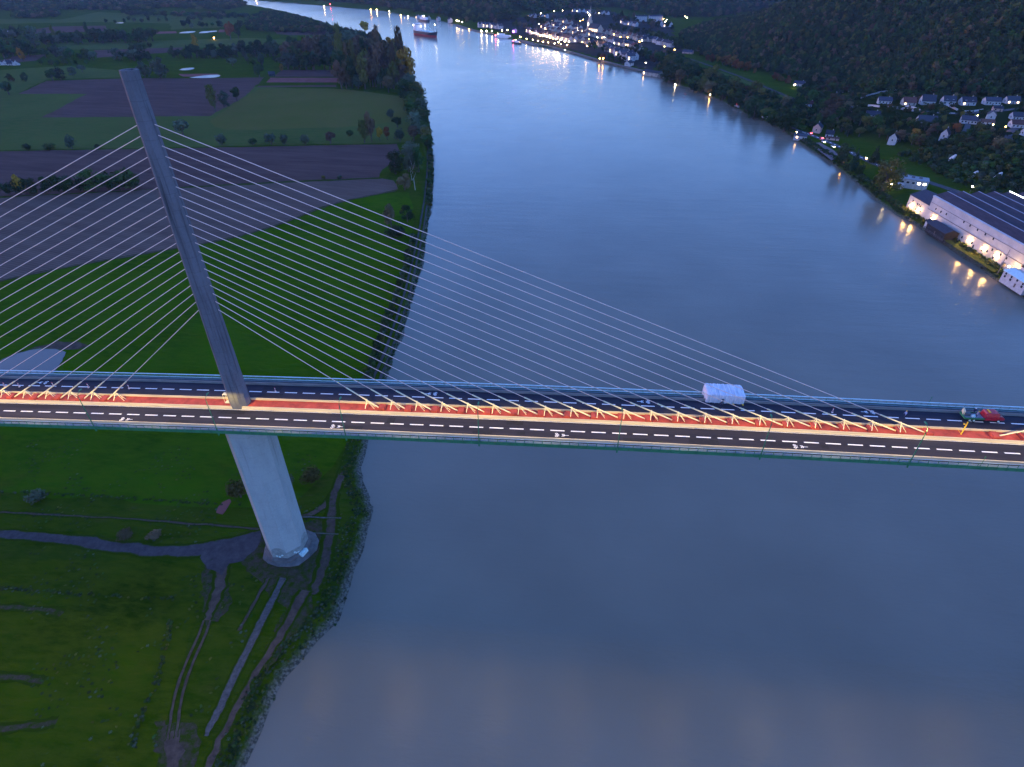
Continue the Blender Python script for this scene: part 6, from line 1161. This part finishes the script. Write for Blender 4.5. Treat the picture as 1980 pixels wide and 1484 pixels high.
# quay wall, jetty and promenade
def quay(pxs, w, h, label, z=ZW):
    pts = resample([at(x, y, z)[:2] for x, y in pxs], 12); mb = MB(); rings = []
    for i, q in enumerate(pts):
        d = pts[min(i+1, len(pts)-1)]-pts[max(i-1, 0)]; d /= np.linalg.norm(d); n = np.array([-d[1], d[0]])*w/2; rings.append([(*(q-n), ZW-2), (*(q+n), ZW-2), (*(q+n), ZW+h), (*(q-n), ZW+h)])
    mb.loft(rings); tag(mb.build('quay_wall', M['quay_stone']), label, 'quay')
quay([(1002, 79), (1022, 84), (1040, 89), (1070, 94.5), (1100, 102), (1150, 117), (1200, 130), (1250, 142), (1300, 158)], 3.5, 3.2, 'long stone quay wall along the town waterfront')
quay([(1012, 82), (1030, 88.5), (1050, 91), (1066, 92)], 9, 2.0, 'floating landing stage below the town quay')
quay([(883, 50), (905, 57), (925, 62), (955, 68)], 5, 2.6, 'low jetty in front of the far waterside houses')

# ------------------------------------------------------------------ ships
def hull(mb, L_, B, D, sheer, band):
    # local: bow at +x; waterline z = 0; material 0 above, 1 below BAND
    st = np.linspace(-.5, .5, 15); rings = []
    for u in st:
        f = 1-max(0, (u-.22)/.28)**2.2 if u > .22 else (1-.25*max(0, (-.36-u)/.14)**2); b = max(B/2*f, .12); top = D+sheer*max(0, (u-.25)/.25)**1.5+sheer*.4*max(0, (-.3-u)/.2); fl = 1.0 if u < .2 else 1-.45*(u-.2)/.3
        rake = .035*L_*max(0, (u-.3)/.2)
        rings.append([(u*L_-rake*.4, -b*.9*fl, -2), (u*L_, -b*fl, band), (u*L_+rake, -b, top), (u*L_+rake, b, top), (u*L_, b*fl, band), (u*L_-rake*.4, b*.9*fl, -2)])
    n = 6; mb.v = [q for r in rings for q in r]; mb.f = []; mb.m = []
    for i in range(len(rings)-1):
        for k in range(n): mb.f.append((i*n+k, i*n+(k+1) % n, (i+1)*n+(k+1) % n, (i+1)*n+k)); mb.m.append({0: 1, 1: 0, 2: 2, 3: 0, 4: 1, 5: 1}[k])
    mb.f += [tuple(range(n))[::-1], tuple((len(rings)-1)*n+k for k in range(n))]; mb.m += [0, 0]; return mb
bow, stn = at(845, 73.5, ZW), at(804, 67.5, ZW); mid = (bow+stn)/2; SA = math.atan2(bow[1]-stn[1], bow[0]-stn[0]); SLN = np.linalg.norm(bow-stn)
ship = tag(empty('cargo_ship', (mid[0], mid[1], ZW), SA), 'large cargo ship with dark hull and red boot top sailing on the river', 'ship'); Ls, Bs = SLN, 17
hull(MB(), Ls, Bs, 9.0, 3.0, 4.2).build('hull', [M['hull'], M['boot'], M['deck_rust']], ship)
c = MB(); c.box((-Ls*.40, 0, 9), (13, 14, 6)); c.box((-Ls*.40, 0, 15), (11, 12, 5.5)); c.box((-Ls*.39, 0, 20.5), (9, 16.5, 3)); ss = c.build('superstructure', M['ship_white'], ship)
for i in range(5): c = MB(); c.box((-Ls*.39+4.55, -6+3*i, 21.3), (.12, 1.9, 1.2)); c.build('window', M['glass'], ss)
c = MB(); c.box((-Ls*.46, 0, 15), (4, 4.5, 9), 0, .85); c.build('funnel', M['hull'], ship)
for u in (-.17, .03, .22): c = MB(); c.box((Ls*u, 0, 9.0), (13, 11, 1.6)); c.build('hatch', M['rail'], ship)
for u in (-.07, .13): c = MB(); c.tube([(Ls*u, 0, 9), (Ls*u, 0, 21)], .6, 6); c.tube([(Ls*u, 0, 19.5), (Ls*u+11, 0, 15)], .35, 5); c.build('crane', M['rail'], ship)
c = MB(); c.tube([(Ls*.43, 0, 9), (Ls*.43, 0, 25)], [.45, .25], 6); c.tube([(-Ls*.39, 0, 23.5), (-Ls*.39, 0, 31)], .25, 5); c.build('mast', M['ship_white'], ship)
for nm, x, y, z, hd, r in (('mast_light', Ls*.43, 0, 25.3, 'lamp_white', .7), ('stern_light', -Ls*.47, -6, 20, 'lamp_white', .6), ('stern_light', -Ls*.30, 5, 18, 'lamp_white', .4)): c = MB(); c.ball((x, y, z), r, 6, 4); c.build(nm, M[hd], ship)
def boat(px0, py0, px1, py1, beam, D, lab, hullm, top_, lights=(), cabin=.5):
    a, b = at(px0, py0, ZW), at(px1, py1, ZW); m = (a+b)/2; L_ = np.linalg.norm(a-b); o = tag(empty('boat', (m[0], m[1], ZW), math.atan2(b[1]-a[1], b[0]-a[0])), lab, 'boat')
    hull(MB(), L_, beam, D, D*.4, D*.4).build('hull', [M[hullm], M[hullm], M['deck_rust']], o)
    c = MB(); c.box((-L_*.05, 0, D), (L_*cabin, beam*.72, top_)); c.box((L_*.05, 0, D+top_), (L_*cabin*.35, beam*.5, top_*.7)); c.build('cabin', M['ship_white'], o)
    c = MB(); c.tube([(L_*.02, 0, D+top_), (L_*.02, 0, D+top_*2.8)], .18, 5); c.build('mast', M['steel'], o)
    for x, y, z, hd, r in lights: c = MB(); c.ball((x*L_, y*beam, z), r, 6, 4); c.build('deck_light', M[hd], o)
    return o
boat(829, 43, 809, 40.5, 9, 4.5, 'white river vessel astern of the large cargo ship', 'hull', 6, [(-.1, 0, 14, 'lamp_white', .7)], .6)
boat(988, 74.5, 957, 72, 9, 2.5, 'brightly lit white passenger boat moored below the quay', 'ship_white', 3.2, [(-.42+.12*i, -.42, 3.4, 'lamp_white', .42) for i in range(7)]+[(.30, 0, 7, 'lamp_white', .8), (.46, 0, 4, 'lamp_red', .7)], .8)
boat(1007, 86, 990, 83.5, 7, 2.5, 'small dark workboat with a red and a white light', 'hull', 2.4, [(.1, 0, 6.5, 'lamp_white', .7), (.36, 0, 4.6, 'lamp_red', .6)], .35)
